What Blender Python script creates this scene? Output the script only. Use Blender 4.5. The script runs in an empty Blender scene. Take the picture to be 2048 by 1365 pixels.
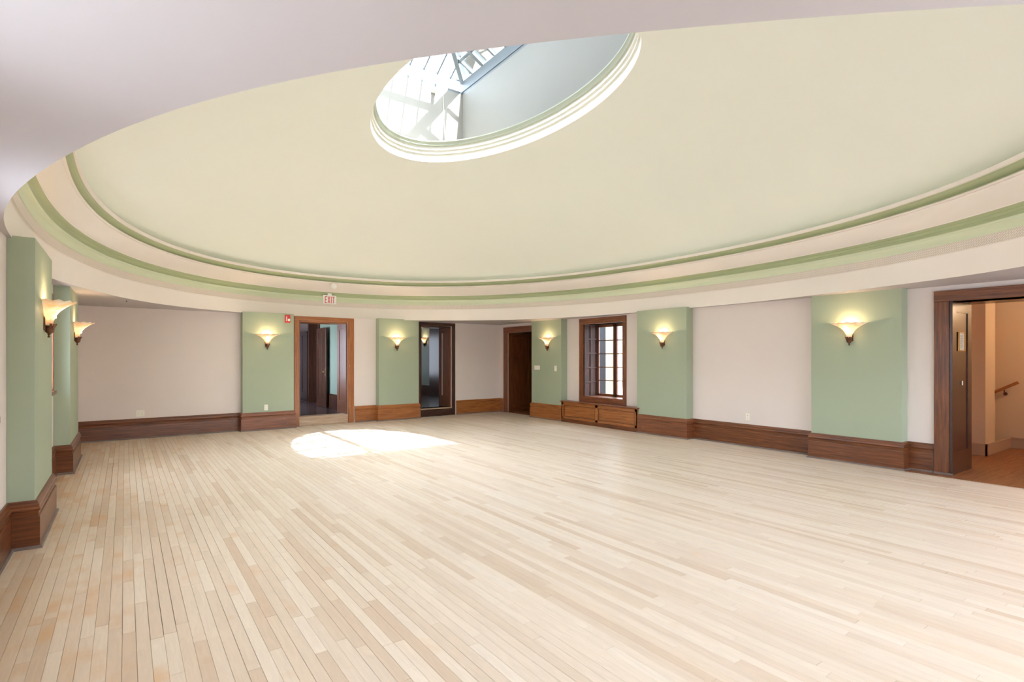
import bpy, math, random
from mathutils import Matrix, Vector, noise
random.seed(7)
C = bpy.context.scene.collection
scene = bpy.context.scene
PI = math.pi

# ------------------------------------------------------------------ camera
CAM_H = 1.6
YAW = math.atan((1024 - 250) / 1090)
cam_data = bpy.data.cameras.new('camera')
cam = bpy.data.objects.new('camera', cam_data)
C.objects.link(cam)
cam.location = (0, 0, CAM_H)
cam.rotation_euler = (PI / 2, 0, -YAW)
cam_data.sensor_width = 36
cam_data.lens = 1090 / 2048 * 36
cam_data.shift_y = (717 - 682.5) / 2048
cam_data.clip_start = 0.05
cam_data.clip_end = 400
scene.camera = cam

# ------------------------------------------------------------------ world, sun, portals, exposure
SUN_DIR = Vector((-0.104, 0.491, -1.0)).normalized()
world = bpy.data.worlds.new('sky')
scene.world = world
world.use_nodes = True
wn = world.node_tree.nodes
wl = world.node_tree.links
bg = wn['Background']
sky = wn.new('ShaderNodeTexSky')
sky.sky_type = 'NISHITA'
sky.sun_disc = False
sky.sun_elevation = math.radians(63)
sky.sun_rotation = math.radians(168)
sky.air_density = 1.0
sky.dust_density = 2.5
sky.ozone_density = 1.0
hsv = wn.new('ShaderNodeHueSaturation')
hsv.inputs['Saturation'].default_value = 0.25
wl.new(sky.outputs[0], hsv.inputs['Color'])
tint = wn.new('ShaderNodeMix')
tint.data_type = 'RGBA'
tint.blend_type = 'MULTIPLY'
tint.inputs[0].default_value = 1.0
tint.inputs[7].default_value = (0.90, 1.0, 1.11, 1)
wl.new(hsv.outputs[0], tint.inputs[6])
wl.new(tint.outputs[2], bg.inputs['Color'])
bg.inputs['Strength'].default_value = 1.3

sun_data = bpy.data.lights.new('sun', 'SUN')
sun_data.energy = 11
sun_data.angle = math.radians(0.53)
sun_data.color = (0.92, 0.98, 1.06)
sun = bpy.data.objects.new('sun', sun_data)
sun.rotation_euler = SUN_DIR.to_track_quat('-Z', 'Y').to_euler()
sun.location = (6, -10, 30)
C.objects.link(sun)

def portal(name, loc, rot, sx, sy):
    d = bpy.data.lights.new(name, 'AREA')
    d.shape = 'RECTANGLE'
    d.size = sx
    d.size_y = sy
    d.cycles.is_portal = True
    o = bpy.data.objects.new(name, d)
    o.location = loc
    o.rotation_euler = rot
    C.objects.link(o)
portal('sky_portal_roof', (4.35, 6.79, 7.62), (0, 0, 0), 3.2, 6.8)
portal('sky_portal_left', (-1.12, 8.6, 1.75), (0, -PI / 2, 0), 1.5, 1.9)
portal('sky_portal_left', (-1.12, 4.6, 1.75), (0, -PI / 2, 0), 1.5, 1.9)
portal('sky_portal_left', (-1.12, 1.6, 1.75), (0, -PI / 2, 0), 1.5, 1.9)
portal('sky_portal_court', (9.9, 9.25, 1.55), (0, PI / 2, 0), 1.8, 1.6)
def area_light(name, loc, rot, sx, sy, w, col=(0.74, 0.88, 1.08)):
    d = bpy.data.lights.new(name, 'AREA')
    d.shape = 'RECTANGLE'
    d.size, d.size_y, d.energy, d.color = sx, sy, w, col
    o = bpy.data.objects.new(name, d)
    o.location = loc
    o.rotation_euler = rot
    C.objects.link(o)
FRONTW = 8
# daylight fill added at invented windows in the wall behind the camera
for wx in (2.0, 4.1, 6.2, 8.3):
    area_light('window_fill', (wx, -0.93, 1.62), (-PI / 2, 0, PI), 1.3, 1.5, FRONTW)
LEFTW = 13
for wy in (1.58, 4.58, 8.62):  # area fill added inside the left openings to brighten the room
    area_light('window_fill', (-0.95, wy, 1.80), (0, -PI / 2, 0), 1.1, 1.5, LEFTW)
area_light('passage_daylight', (2.66, 15.9, 1.72), (0, -PI / 2, 0), 1.6, 2.0, 30, (0.70, 0.84, 1.08))
area_light('back_room_fill', (7.4, 20.25, 1.7), (-PI / 2, 0, 0), 1.4, 1.6, 12, (0.8, 0.9, 1.05))  # area lamp added to brighten the back room; no window behind it

scene.view_settings.view_transform = 'Standard'
scene.view_settings.look = 'None'
scene.view_settings.gamma = 1
scene.view_settings.use_curve_mapping = False
scene.view_settings.exposure = 1.1
scene.cycles.use_denoising = True
scene.cycles.diffuse_bounces = 8
scene.cycles.glossy_bounces = 4
scene.cycles.transparent_max_bounces = 16
scene.cycles.max_bounces = 14
scene.cycles.sample_clamp_indirect = 6
scene.cycles.caustics_reflective = False
scene.cycles.caustics_refractive = False

# ------------------------------------------------------------------ materials
def srgb(r, g, b):
    f = lambda c: (c / 255 / 12.92) if c / 255 <= 0.04045 else ((c / 255 + 0.055) / 1.055) ** 2.4
    return (f(r), f(g), f(b), 1)

def new_mat(name):
    m = bpy.data.materials.new(name)
    m.use_nodes = True
    return m, m.node_tree.nodes, m.node_tree.links, m.node_tree.nodes['Principled BSDF']

def paint(name, col, rough=0.6, bump=0.04, mott=0.04, spec=0.3, scale=180):
    """wall paint: roller stipple relief and a very faint mottling of the colour"""
    m, n, l, p = new_mat(name)
    geo = n.new('ShaderNodeNewGeometry')
    nz = n.new('ShaderNodeTexNoise')
    nz.inputs['Scale'].default_value = 1.3
    nz.inputs['Detail'].default_value = 4
    l.new(geo.outputs['Position'], nz.inputs['Vector'])
    mix = n.new('ShaderNodeMix')
    mix.data_type = 'RGBA'
    mix.inputs[6].default_value = tuple(c * (1 - mott) for c in col[:3]) + (1,)
    mix.inputs[7].default_value = tuple(min(1, c * (1 + mott)) for c in col[:3]) + (1,)
    l.new(nz.outputs[0], mix.inputs[0])
    l.new(mix.outputs[2], p.inputs['Base Color'])
    nb = n.new('ShaderNodeTexNoise')
    nb.inputs['Scale'].default_value = scale
    nb.inputs['Detail'].default_value = 2
    l.new(geo.outputs['Position'], nb.inputs['Vector'])
    bp = n.new('ShaderNodeBump')
    bp.inputs['Strength'].default_value = bump
    bp.inputs['Distance'].default_value = 0.002
    l.new(nb.outputs[0], bp.inputs['Height'])
    l.new(bp.outputs[0], p.inputs['Normal'])
    p.inputs['Roughness'].default_value = rough
    p.inputs['Specular IOR Level'].default_value = spec
    return m

def wood(name, dark, mid, light, rough=0.3, spec=0.5, worn=0.0):
    """stained wood, grain runs along the U axis of the UV map (metres)"""
    m, n, l, p = new_mat(name)
    uv = n.new('ShaderNodeUVMap')
    info = n.new('ShaderNodeObjectInfo')
    add = n.new('ShaderNodeVectorMath')
    add.operation = 'MULTIPLY_ADD'
    comb = n.new('ShaderNodeCombineXYZ')
    l.new(info.outputs['Random'], comb.inputs[0])
    l.new(info.outputs['Random'], comb.inputs[1])
    l.new(comb.outputs[0], add.inputs[0])
    add.inputs[1].default_value = (13, 7, 3)
    l.new(uv.outputs[0], add.inputs[2])
    mp = n.new('ShaderNodeMapping')
    mp.inputs['Scale'].default_value = (1.2, 22, 1)
    l.new(add.outputs[0], mp.inputs[0])
    n1 = n.new('ShaderNodeTexNoise')
    n1.inputs['Scale'].default_value = 1.6
    n1.inputs['Detail'].default_value = 8
    n1.inputs['Roughness'].default_value = 0.65
    n1.inputs['Distortion'].default_value = 0.6
    l.new(mp.outputs[0], n1.inputs['Vector'])
    cr = n.new('ShaderNodeValToRGB')
    cr.color_ramp.elements[0].position = 0.28
    cr.color_ramp.elements[0].color = dark
    cr.color_ramp.elements[1].position = 0.78
    cr.color_ramp.elements[1].color = light
    e = cr.color_ramp.elements.new(0.52)
    e.color = mid
    l.new(n1.outputs[0], cr.inputs[0])
    out = cr.outputs[0]
    if worn:
        n2 = n.new('ShaderNodeTexNoise')
        n2.inputs['Scale'].default_value = 14
        n2.inputs['Detail'].default_value = 6
        l.new(add.outputs[0], n2.inputs['Vector'])
        r2 = n.new('ShaderNodeValToRGB')
        r2.color_ramp.elements[0].position = 0.66
        r2.color_ramp.elements[1].position = 0.74
        l.new(n2.outputs[0], r2.inputs[0])
        mu = n.new('ShaderNodeMath')
        mu.operation = 'MULTIPLY'
        mu.inputs[1].default_value = worn
        l.new(r2.outputs[0], mu.inputs[0])
        mx = n.new('ShaderNodeMix')
        mx.data_type = 'RGBA'
        mx.inputs[7].default_value = srgb(196, 168, 142)
        l.new(mu.outputs[0], mx.inputs[0])
        l.new(out, mx.inputs[6])
        out = mx.outputs[2]
    l.new(out, p.inputs['Base Color'])
    p.inputs['Roughness'].default_value = rough
    p.inputs['Specular IOR Level'].default_value = spec
    bp = n.new('ShaderNodeBump')
    bp.inputs['Strength'].default_value = 0.15
    bp.inputs['Distance'].default_value = 0.001
    l.new(n1.outputs[0], bp.inputs['Height'])
    l.new(bp.outputs[0], p.inputs['Normal'])
    return m

def plain(name, col, rough=0.5, metal=0.0, spec=0.5):
    m, n, l, p = new_mat(name)
    nz = n.new('ShaderNodeTexNoise')
    nz.inputs['Scale'].default_value = 30
    co = n.new('ShaderNodeTexCoord')
    l.new(co.outputs['Object'], nz.inputs['Vector'])
    mix = n.new('ShaderNodeMix')
    mix.data_type = 'RGBA'
    mix.inputs[6].default_value = tuple(c * 0.93 for c in col[:3]) + (1,)
    mix.inputs[7].default_value = tuple(min(1, c * 1.05) for c in col[:3]) + (1,)
    l.new(nz.outputs[0], mix.inputs[0])
    l.new(mix.outputs[2], p.inputs['Base Color'])
    p.inputs['Roughness'].default_value = rough
    p.inputs['Metallic'].default_value = metal
    p.inputs['Specular IOR Level'].default_value = spec
    return m

def board_mat(name, from_object):
    """bleached maple strip flooring; every board has its own tone"""
    m, n, l, p = new_mat(name)
    geo = n.new('ShaderNodeNewGeometry')
    if from_object:
        oi = n.new('ShaderNodeObjectInfo')
        tone = oi.outputs['Random']
    else:
        at = n.new('ShaderNodeAttribute')
        at.attribute_name = 'tone'
        tone = at.outputs['Fac']
    cr = n.new('ShaderNodeValToRGB')
    cols = [(0.0, (206, 183, 160)), (0.12, (213, 194, 174)), (0.35, (219, 202, 184)), (0.6, (222, 206, 188)),
            (0.85, (226, 212, 196)), (1.0, (216, 196, 174))]
    el = cr.color_ramp.elements
    el[0].position, el[0].color = cols[0][0], srgb(*cols[0][1])
    el[1].position, el[1].color = cols[-1][0], srgb(*cols[-1][1])
    for ps, c in cols[1:-1]:
        e = el.new(ps)
        e.color = srgb(*c)
    l.new(tone, cr.inputs[0])
    # grain along Y, shifted per board
    comb = n.new('ShaderNodeCombineXYZ')
    mu = n.new('ShaderNodeMath')
    mu.operation = 'MULTIPLY'
    mu.inputs[1].default_value = 57.0
    l.new(tone, mu.inputs[0])
    l.new(mu.outputs[0], comb.inputs[2])
    add = n.new('ShaderNodeVectorMath')
    add.operation = 'ADD'
    l.new(geo.outputs['Position'], add.inputs[0])
    l.new(comb.outputs[0], add.inputs[1])
    mp = n.new('ShaderNodeMapping')
    mp.inputs['Scale'].default_value = (16, 1.6, 1)
    l.new(add.outputs[0], mp.inputs[0])
    n1 = n.new('ShaderNodeTexNoise')
    n1.inputs['Scale'].default_value = 2.2
    n1.inputs['Detail'].default_value = 7
    n1.inputs['Roughness'].default_value = 0.6
    n1.inputs['Distortion'].default_value = 1.2
    l.new(mp.outputs[0], n1.inputs['Vector'])
    r1 = n.new('ShaderNodeValToRGB')
    r1.color_ramp.elements[0].position = 0.25
    r1.color_ramp.elements[0].color = (0.80, 0.79, 0.78, 1)
    r1.color_ramp.elements[1].position = 0.75
    r1.color_ramp.elements[1].color = (1.06, 1.06, 1.06, 1)
    l.new(n1.outputs[0], r1.inputs[0])
    mx = n.new('ShaderNodeMix')
    mx.data_type = 'RGBA'
    mx.blend_type = 'MULTIPLY'
    mx.inputs[0].default_value = 0.55
    l.new(cr.outputs[0], mx.inputs[6])
    l.new(r1.outputs[0], mx.inputs[7])
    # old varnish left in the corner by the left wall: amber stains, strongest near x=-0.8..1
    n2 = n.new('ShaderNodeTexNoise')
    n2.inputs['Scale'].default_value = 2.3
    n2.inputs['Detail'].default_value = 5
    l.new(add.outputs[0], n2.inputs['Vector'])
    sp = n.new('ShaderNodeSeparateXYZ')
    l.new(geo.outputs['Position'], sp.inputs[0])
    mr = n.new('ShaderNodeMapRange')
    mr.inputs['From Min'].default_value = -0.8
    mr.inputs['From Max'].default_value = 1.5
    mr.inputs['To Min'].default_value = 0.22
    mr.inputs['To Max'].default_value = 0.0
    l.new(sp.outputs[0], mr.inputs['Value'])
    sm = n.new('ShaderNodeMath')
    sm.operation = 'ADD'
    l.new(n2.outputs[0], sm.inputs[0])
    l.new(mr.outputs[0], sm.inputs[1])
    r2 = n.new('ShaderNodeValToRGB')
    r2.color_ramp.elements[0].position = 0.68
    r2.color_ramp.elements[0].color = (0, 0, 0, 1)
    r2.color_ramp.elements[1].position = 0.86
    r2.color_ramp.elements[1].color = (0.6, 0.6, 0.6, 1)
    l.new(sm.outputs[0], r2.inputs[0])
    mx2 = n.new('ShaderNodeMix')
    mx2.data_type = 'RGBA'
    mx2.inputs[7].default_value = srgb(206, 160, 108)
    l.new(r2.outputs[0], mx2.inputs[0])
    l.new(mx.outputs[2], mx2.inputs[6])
    # warm lamplight towards the left wall, painted into the board colour
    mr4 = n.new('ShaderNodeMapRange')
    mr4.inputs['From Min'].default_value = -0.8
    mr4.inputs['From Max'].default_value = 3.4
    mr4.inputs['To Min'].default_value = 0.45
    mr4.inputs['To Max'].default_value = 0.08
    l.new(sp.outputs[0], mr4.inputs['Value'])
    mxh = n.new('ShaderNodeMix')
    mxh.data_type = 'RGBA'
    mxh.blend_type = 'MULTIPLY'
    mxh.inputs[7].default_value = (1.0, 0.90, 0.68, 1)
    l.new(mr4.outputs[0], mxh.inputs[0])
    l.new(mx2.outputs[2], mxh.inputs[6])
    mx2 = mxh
    # tiny dark knots and specks
    vo = n.new('ShaderNodeTexVoronoi')
    vo.inputs['Scale'].default_value = 1.5
    l.new(geo.outputs['Position'], vo.inputs['Vector'])
    lt = n.new('ShaderNodeMath')
    lt.operation = 'LESS_THAN'
    lt.inputs[1].default_value = 0.011
    l.new(vo.outputs['Distance'], lt.inputs[0])
    mx3 = n.new('ShaderNodeMix')
    mx3.data_type = 'RGBA'
    mx3.inputs[7].default_value = srgb(92, 70, 50)
    l.new(lt.outputs[0], mx3.inputs[0])
    l.new(mx2.outputs[2], mx3.inputs[6])
    l.new(mx3.outputs[2], p.inputs['Base Color'])
    n3 = n.new('ShaderNodeTexNoise')
    n3.inputs['Scale'].default_value = 3
    l.new(geo.outputs['Position'], n3.inputs['Vector'])
    mr3 = n.new('ShaderNodeMapRange')
    mr3.inputs['To Min'].default_value = 0.30
    mr3.inputs['To Max'].default_value = 0.5
    l.new(n3.outputs[0], mr3.inputs['Value'])
    l.new(mr3.outputs[0], p.inputs['Roughness'])
    p.inputs['Specular IOR Level'].default_value = 0.4
    return m

def glass_mat(name, tint=(1, 1, 1, 1), refl=0.08):
    m, n, l, p = new_mat(name)
    n.remove(p)
    out = n['Material Output']
    tr = n.new('ShaderNodeBsdfTransparent')
    tr.inputs[0].default_value = tint
    gl = n.new('ShaderNodeBsdfGlossy')
    gl.inputs['Roughness'].default_value = 0.03
    fr = n.new('ShaderNodeFresnel')
    fr.inputs['IOR'].default_value = 1.45
    ms = n.new('ShaderNodeMixShader')
    l.new(fr.outputs[0], ms.inputs[0])
    l.new(tr.outputs[0], ms.inputs[1])
    l.new(gl.outputs[0], ms.inputs[2])
    l.new(ms.outputs[0], out.inputs[0])
    return m

def shade_mat():
    """marbled alabaster glass of the sconce bowls, lit from inside"""
    m, n, l, p = new_mat('alabaster_glass')
    out = n['Material Output']
    n.remove(p)
    co = n.new('ShaderNodeTexCoord')
    nz = n.new('ShaderNodeTexNoise')
    nz.inputs['Scale'].default_value = 9
    nz.inputs['Detail'].default_value = 5
    nz.inputs['Distortion'].default_value = 1.5
    l.new(co.outputs['Object'], nz.inputs['Vector'])
    cr = n.new('ShaderNodeValToRGB')
    cr.color_ramp.elements[0].position = 0.35
    cr.color_ramp.elements[0].color = (0.93, 0.72, 0.50, 1)
    cr.color_ramp.elements[1].position = 0.55
    cr.color_ramp.elements[1].color = (0.97, 0.92, 0.86, 1)
    l.new(nz.outputs[0], cr.inputs[0])
    tl = n.new('ShaderNodeBsdfTranslucent')
    df = n.new('ShaderNodeBsdfDiffuse')
    l.new(cr.outputs[0], tl.inputs[0])
    l.new(cr.outputs[0], df.inputs[0])
    ms = n.new('ShaderNodeMixShader')
    ms.inputs[0].default_value = 0.35
    l.new(tl.outputs[0], ms.inputs[1])
    l.new(df.outputs[0], ms.inputs[2])
    gl = n.new('ShaderNodeBsdfGlossy')
    gl.inputs['Roughness'].default_value = 0.2
    ms2 = n.new('ShaderNodeMixShader')
    ms2.inputs[0].default_value = 0.05
    l.new(ms.outputs[0], ms2.inputs[1])
    l.new(gl.outputs[0], ms2.inputs[2])
    l.new(ms2.outputs[0], out.inputs[0])
    return m

def emis(name, col, s):
    m, n, l, p = new_mat(name)
    p.inputs['Base Color'].default_value = col
    p.inputs['Emission Color'].default_value = col
    p.inputs['Emission Strength'].default_value = s
    return m

def frieze_mat():
    """cream band with a small interlocking stamped ornament (fine relief)"""
    m, n, l, p = new_mat('stamped_frieze')
    uv = n.new('ShaderNodeUVMap')
    mp = n.new('ShaderNodeMapping')
    mp.inputs['Rotation'].default_value = (0, 0, PI / 4)
    mp.inputs['Scale'].default_value = (24, 24, 1)
    l.new(uv.outputs[0], mp.inputs[0])
    br = n.new('ShaderNodeTexBrick')
    br.inputs['Scale'].default_value = 1.0
    br.inputs['Mortar Size'].default_value = 0.10
    br.inputs['Mortar Smooth'].default_value = 0.4
    br.offset = 0.5
    br.inputs['Brick Width'].default_value = 1.0
    br.inputs['Row Height'].default_value = 0.5
    br.inputs['Color1'].default_value = srgb(238, 228, 216)
    br.inputs['Color2'].default_value = srgb(234, 223, 210)
    br.inputs['Mortar'].default_value = srgb(214, 198, 184)
    l.new(mp.outputs[0], br.inputs['Vector'])
    l.new(br.outputs['Color'], p.inputs['Base Color'])
    bp = n.new('ShaderNodeBump')
    bp.inputs['Strength'].default_value = 1.3
    bp.inputs['Distance'].default_value = 0.004
    bp.invert = True
    l.new(br.outputs['Fac'], bp.inputs['Height'])
    l.new(bp.outputs[0], p.inputs['Normal'])
    p.inputs['Roughness'].default_value = 0.55
    return m

M = {}
M['wall'] = paint('cream_wall_paint', srgb(223, 211, 204))
M['cream'] = paint('cream_cornice_paint', srgb(234, 225, 216), rough=0.5, bump=0.02)
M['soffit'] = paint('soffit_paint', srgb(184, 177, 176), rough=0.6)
M['green'] = paint('sage_green_paint', srgb(162, 172, 148), rough=0.55)
M['dome'] = paint('pale_green_dome_paint', srgb(237, 239, 228), rough=0.6, bump=0.02, mott=0.015)
M['mould'] = paint('light_green_moulding_paint', srgb(208, 214, 184), rough=0.45, bump=0.01)
M['mould_shade'] = paint('shaded_moulding_paint', srgb(176, 184, 146), rough=0.45, bump=0.01)  # same light green darkened: shade of the coves painted in
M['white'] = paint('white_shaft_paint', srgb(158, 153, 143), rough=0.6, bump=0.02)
M['curb'] = paint('oculus_curb_paint', srgb(238, 235, 222), rough=0.6, bump=0.02)
M['mould3'] = paint('grey_green_oculus_paint', srgb(188, 192, 172), rough=0.5, bump=0.01)
M['frieze'] = frieze_mat()
M['wood'] = wood('brown_stained_oak', srgb(62, 30, 14), srgb(108, 60, 31), srgb(146, 88, 48), 0.28, 0.5)
M['wood_light'] = wood('amber_stained_oak', srgb(112, 62, 28), srgb(158, 96, 48), srgb(190, 124, 68), 0.32, 0.5, 0.35)
M['wood_dark'] = wood('dark_walnut_stain', srgb(34, 18, 12), srgb(62, 34, 22), srgb(92, 52, 34), 0.25, 0.55)
M['wood_mid'] = wood('red_brown_oak', srgb(84, 44, 24), srgb(124, 72, 44), srgb(156, 98, 64), 0.33, 0.5, 0.3)
M['wood_matte'] = wood('dull_dark_oak', srgb(44, 26, 20), srgb(72, 44, 34), srgb(98, 62, 48), 0.6, 0.25)
M['shoe'] = wood('dusty_shoe_moulding', srgb(84, 70, 64), srgb(118, 102, 94), srgb(150, 136, 126), 0.45, 0.4)
M['threshold'] = wood('worn_threshold', srgb(150, 122, 98), srgb(182, 156, 130), srgb(212, 190, 164), 0.45, 0.4, 0.6)
M['hall_floor'] = wood('hall_oak_floor', srgb(96, 58, 34), srgb(136, 86, 54), srgb(168, 116, 80), 0.35, 0.4, 0.5)
M['dark_floor'] = wood('dark_glossy_floor', srgb(50, 42, 42), srgb(74, 62, 62), srgb(98, 84, 82), 0.16, 0.6)
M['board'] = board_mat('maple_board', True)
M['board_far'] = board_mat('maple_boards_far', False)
M['subfloor'] = plain('dark_joint', srgb(96, 74, 56), 0.9)
M['white_plastic'] = plain('ivory_plastic', srgb(238, 232, 218), 0.35)
M['slot'] = plain('dark_slot', srgb(70, 64, 58), 0.6)
M['bronze'] = plain('antique_bronze', srgb(116, 78, 58), 0.42, 0.75)
M['brass'] = plain('aged_brass', srgb(190, 160, 110), 0.3, 0.9)
M['black'] = plain('black_metal', srgb(24, 24, 26), 0.4, 0.3)
M['red'] = plain('fire_alarm_red', srgb(205, 42, 34), 0.35)
M['sign_white'] = plain('sign_white', srgb(240, 238, 232), 0.4)
M['sign_red'] = plain('exit_letter_red', srgb(214, 60, 48), 0.4)
M['shade'] = shade_mat()
M['bulb'] = emis('bulb_glow', (1.0, 0.78, 0.5, 1), 14)
M['glass'] = glass_mat('window_glass')
M['glass_roof'] = glass_mat('skylight_glass', (0.93, 0.97, 0.98, 1))
M['bar_white'] = plain('grey_glazing_bar', srgb(122, 127, 129), 0.4)
M['tan'] = paint('tan_hall_paint', srgb(206, 180, 150), rough=0.6)
M['ochre'] = paint('ochre_hall_paint', srgb(214, 160, 62), rough=0.6)
M['taupe'] = paint('taupe_baseboard_paint', srgb(176, 146, 122), rough=0.4, bump=0.01)
M['teal'] = paint('teal_green_paint', srgb(120, 134, 120), rough=0.5)
M['paleblue'] = paint('pale_door_paint', srgb(206, 214, 226), rough=0.4)
M['ground'] = paint('pale_paving', srgb(150, 148, 142), rough=0.8, mott=0.1)
M['roofing'] = paint('pale_roofing', srgb(176, 176, 172), rough=0.9, mott=0.1)
M['stone'] = paint('cream_stone', srgb(196, 186, 160), rough=0.8, mott=0.06, scale=40)
M['greywall'] = paint('grey_roughcast', srgb(66, 66, 69), rough=0.9, mott=0.12, scale=25)
M['greenwall'] = paint('grey_green_siding', srgb(96, 104, 92), rough=0.8)
M['redroof'] = paint('red_roof', srgb(124, 78, 66), rough=0.9)
M['paper'] = plain('notice_paper', srgb(214, 206, 188), 0.7)
M['gilt'] = plain('gilt_frame', srgb(196, 150, 84), 0.4, 0.4)
M['ink'] = plain('notice_ink', srgb(128, 116, 100), 0.8)

# ------------------------------------------------------------------ mesh helpers
class MB:
    def __init__(s):
        s.v, s.f, s.uv, s.sm = [], [], [], []
    def quad(s, pts, uvs=None, smooth=False):
        k = len(s.v)
        s.v += [tuple(p) for p in pts]
        s.f.append(tuple(range(k, k + len(pts))))
        s.uv.append(uvs or [(0, 0)] * len(pts))
        s.sm.append(smooth)
    def box(s, x0, x1, y0, y1, z0, z1):
        L = (x1 - x0, y1 - y0, z1 - z0)
        ax = L.index(max(L))
        P = [(x, y, z) for x in (x0, x1) for y in (y0, y1) for z in (z0, z1)]
        F = [(0, 1, 3, 2), (4, 6, 7, 5), (0, 4, 5, 1), (2, 3, 7, 6), (0, 2, 6, 4), (1, 5, 7, 3)]
        nrm = [0, 0, 1, 1, 2, 2]
        for f, na in zip(F, nrm):
            pts = [P[i] for i in f]
            if na == ax:
                a, b = [i for i in range(3) if i != na]
            else:
                a = ax
                b = [i for i in range(3) if i != na and i != ax][0]
            off = 0.37 * na
            s.quad(pts, [(p[a], p[b] + off) for p in pts])
        return s
    def sweep(s, path, prof, closed=False, smooth=False, vscale=1.0):
        """path: (x, y) points walked with the room on the right-hand side... offset dir = normal list;
        prof: (offset from wall into room, z)"""
        n = len(path)
        nor = []
        for i in range(n):
            def d(a, b):
                v = Vector((path[b][0] - path[a][0], path[b][1] - path[a][1]))
                return v.normalized()
            if closed:
                d0, d1 = d(i - 1, i), d(i, (i + 1) % n)
            else:
                d0 = d(i - 1, i) if i > 0 else d(i, i + 1)
                d1 = d(i, i + 1) if i < n - 1 else d0
            n0, n1 = Vector((d0.y, -d0.x)), Vector((d1.y, -d1.x))
            b = (n0 + n1)
            b = b / max(0.2, b.dot(n0)) if b.length > 1e-6 else n0
            nor.append(b)
        u = 0
        m = n if closed else n - 1
        pl = [0]
        for j in range(1, len(prof)):
            pl.append(pl[-1] + math.hypot(prof[j][0] - prof[j - 1][0], prof[j][1] - prof[j - 1][1]))
        for i in range(m):
            a, b = i, (i + 1) % n
            du = math.hypot(path[b][0] - path[a][0], path[b][1] - path[a][1])
            for j in range(len(prof) - 1):
                def pt(k, q):
                    o, z = prof[q]
                    return (path[k][0] + nor[k].x * o, path[k][1] + nor[k].y * o, z)
                s.quad([pt(a, j), pt(b, j), pt(b, j + 1), pt(a, j + 1)],
                       [(u, pl[j]), (u + du, pl[j]), (u + du, pl[j + 1]), (u, pl[j + 1])], smooth)
            u += du
        return s
    def lathe(s, prof, n=24, a0=0, a1=2 * PI, cx=0, cy=0, fn=None, smooth=True, sy=1.0, wall=None):
        for i in range(n):
            t0, t1 = a0 + (a1 - a0) * i / n, a0 + (a1 - a0) * (i + 1) / n
            for j in range(len(prof) - 1):
                def pt(t, q):
                    r, z = prof[q]
                    if fn:
                        r, z = fn(r, z, t, q)
                    y = cy + sy * r * math.sin(t)
                    return (cx + r * math.cos(t), y if wall is None else min(y, wall), z)
                s.quad([pt(t0, j), pt(t1, j), pt(t1, j + 1), pt(t0, j + 1)],
                       [(t0, j / 10), (t1, j / 10), (t1, (j + 1) / 10), (t0, (j + 1) / 10)], smooth)
        return s
    def tube(s, p0, p1, r, n=10):
        p0, p1 = Vector(p0), Vector(p1)
        d = (p1 - p0).normalized()
        a = d.orthogonal().normalized()
        b = d.cross(a)
        L = (p1 - p0).length
        for i in range(n):
            t0, t1 = 2 * PI * i / n, 2 * PI * (i + 1) / n
            q0 = a * math.cos(t0) * r + b * math.sin(t0) * r
            q1 = a * math.cos(t1) * r + b * math.sin(t1) * r
            s.quad([p0 + q0, p0 + q1, p1 + q1, p1 + q0], [(0, t0 * r), (0, t1 * r), (L, t1 * r), (L, t0 * r)], True)
            s.quad([p0, p0 + q1, p0 + q0])
            s.quad([p1, p1 + q0, p1 + q1])
        return s
    def bar(s, p0, p1, w, h, up=(0, 0, 1)):
        """rectangular bar between two points, w across, h along up"""
        p0, p1 = Vector(p0), Vector(p1)
        d = (p1 - p0).normalized()
        a = d.cross(Vector(up)).normalized()
        b = a.cross(d).normalized()
        L = (p1 - p0).length
        c = [(-w / 2, -h / 2), (w / 2, -h / 2), (w / 2, h / 2), (-w / 2, h / 2)]
        A = [p0 + a * x + b * y for x, y in c]
        B = [p1 + a * x + b * y for x, y in c]
        for i in range(4):
            j = (i + 1) % 4
            s.quad([A[i], A[j], B[j], B[i]], [(0, 0), (0, .05), (L, .05), (L, 0)])
        s.quad(A[::-1])
        s.quad(B)
        return s
    def data(s, name, mat, merge=False):
        me = bpy.data.meshes.new(name)
        me.from_pydata(s.v, [], s.f)
        uvl = me.uv_layers.new(name='UVMap')
        flat = [c for f in s.uv for uvc in f for c in uvc]
        uvl.data.foreach_set('uv', flat)
        me.polygons.foreach_set('use_smooth', s.sm)
        if mat:
            me.materials.append(mat)
        if merge:
            import bmesh
            bm = bmesh.new()
            bm.from_mesh(me)
            bmesh.ops.remove_doubles(bm, verts=bm.verts, dist=1e-5)
            bm.to_mesh(me)
            bm.free()
        me.update()
        return me
    def build(s, name, mat, parent=None, mtx=None, bevel=0, merge=False, solid=0):
        o = bpy.data.objects.new(name, s.data(name, mat, merge or bevel > 0 or solid != 0))
        C.objects.link(o)
        if parent:
            o.parent = parent
        if mtx is not None:
            o.matrix_local = mtx
        if solid:
            md = o.modifiers.new('s', 'SOLIDIFY')
            md.thickness = solid
            md.offset = 0
        if bevel:
            md = o.modifiers.new('b', 'BEVEL')
            md.width = bevel
            md.segments = 2
            md.limit_method = 'ANGLE'
        return o

def empty(name, mtx, label=None, cat=None, group=None, kind=None, parent=None):
    o = bpy.data.objects.new(name, None)
    o.empty_display_size = 0.1
    C.objects.link(o)
    if parent:
        o.parent = parent
    o.matrix_local = mtx
    tag(o, label, cat, group, kind)
    return o

def tag(o, label=None, cat=None, group=None, kind=None):
    if label: o['label'] = label
    if cat: o['category'] = cat
    if group: o['group'] = group
    if kind: o['kind'] = kind
    return o

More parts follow.
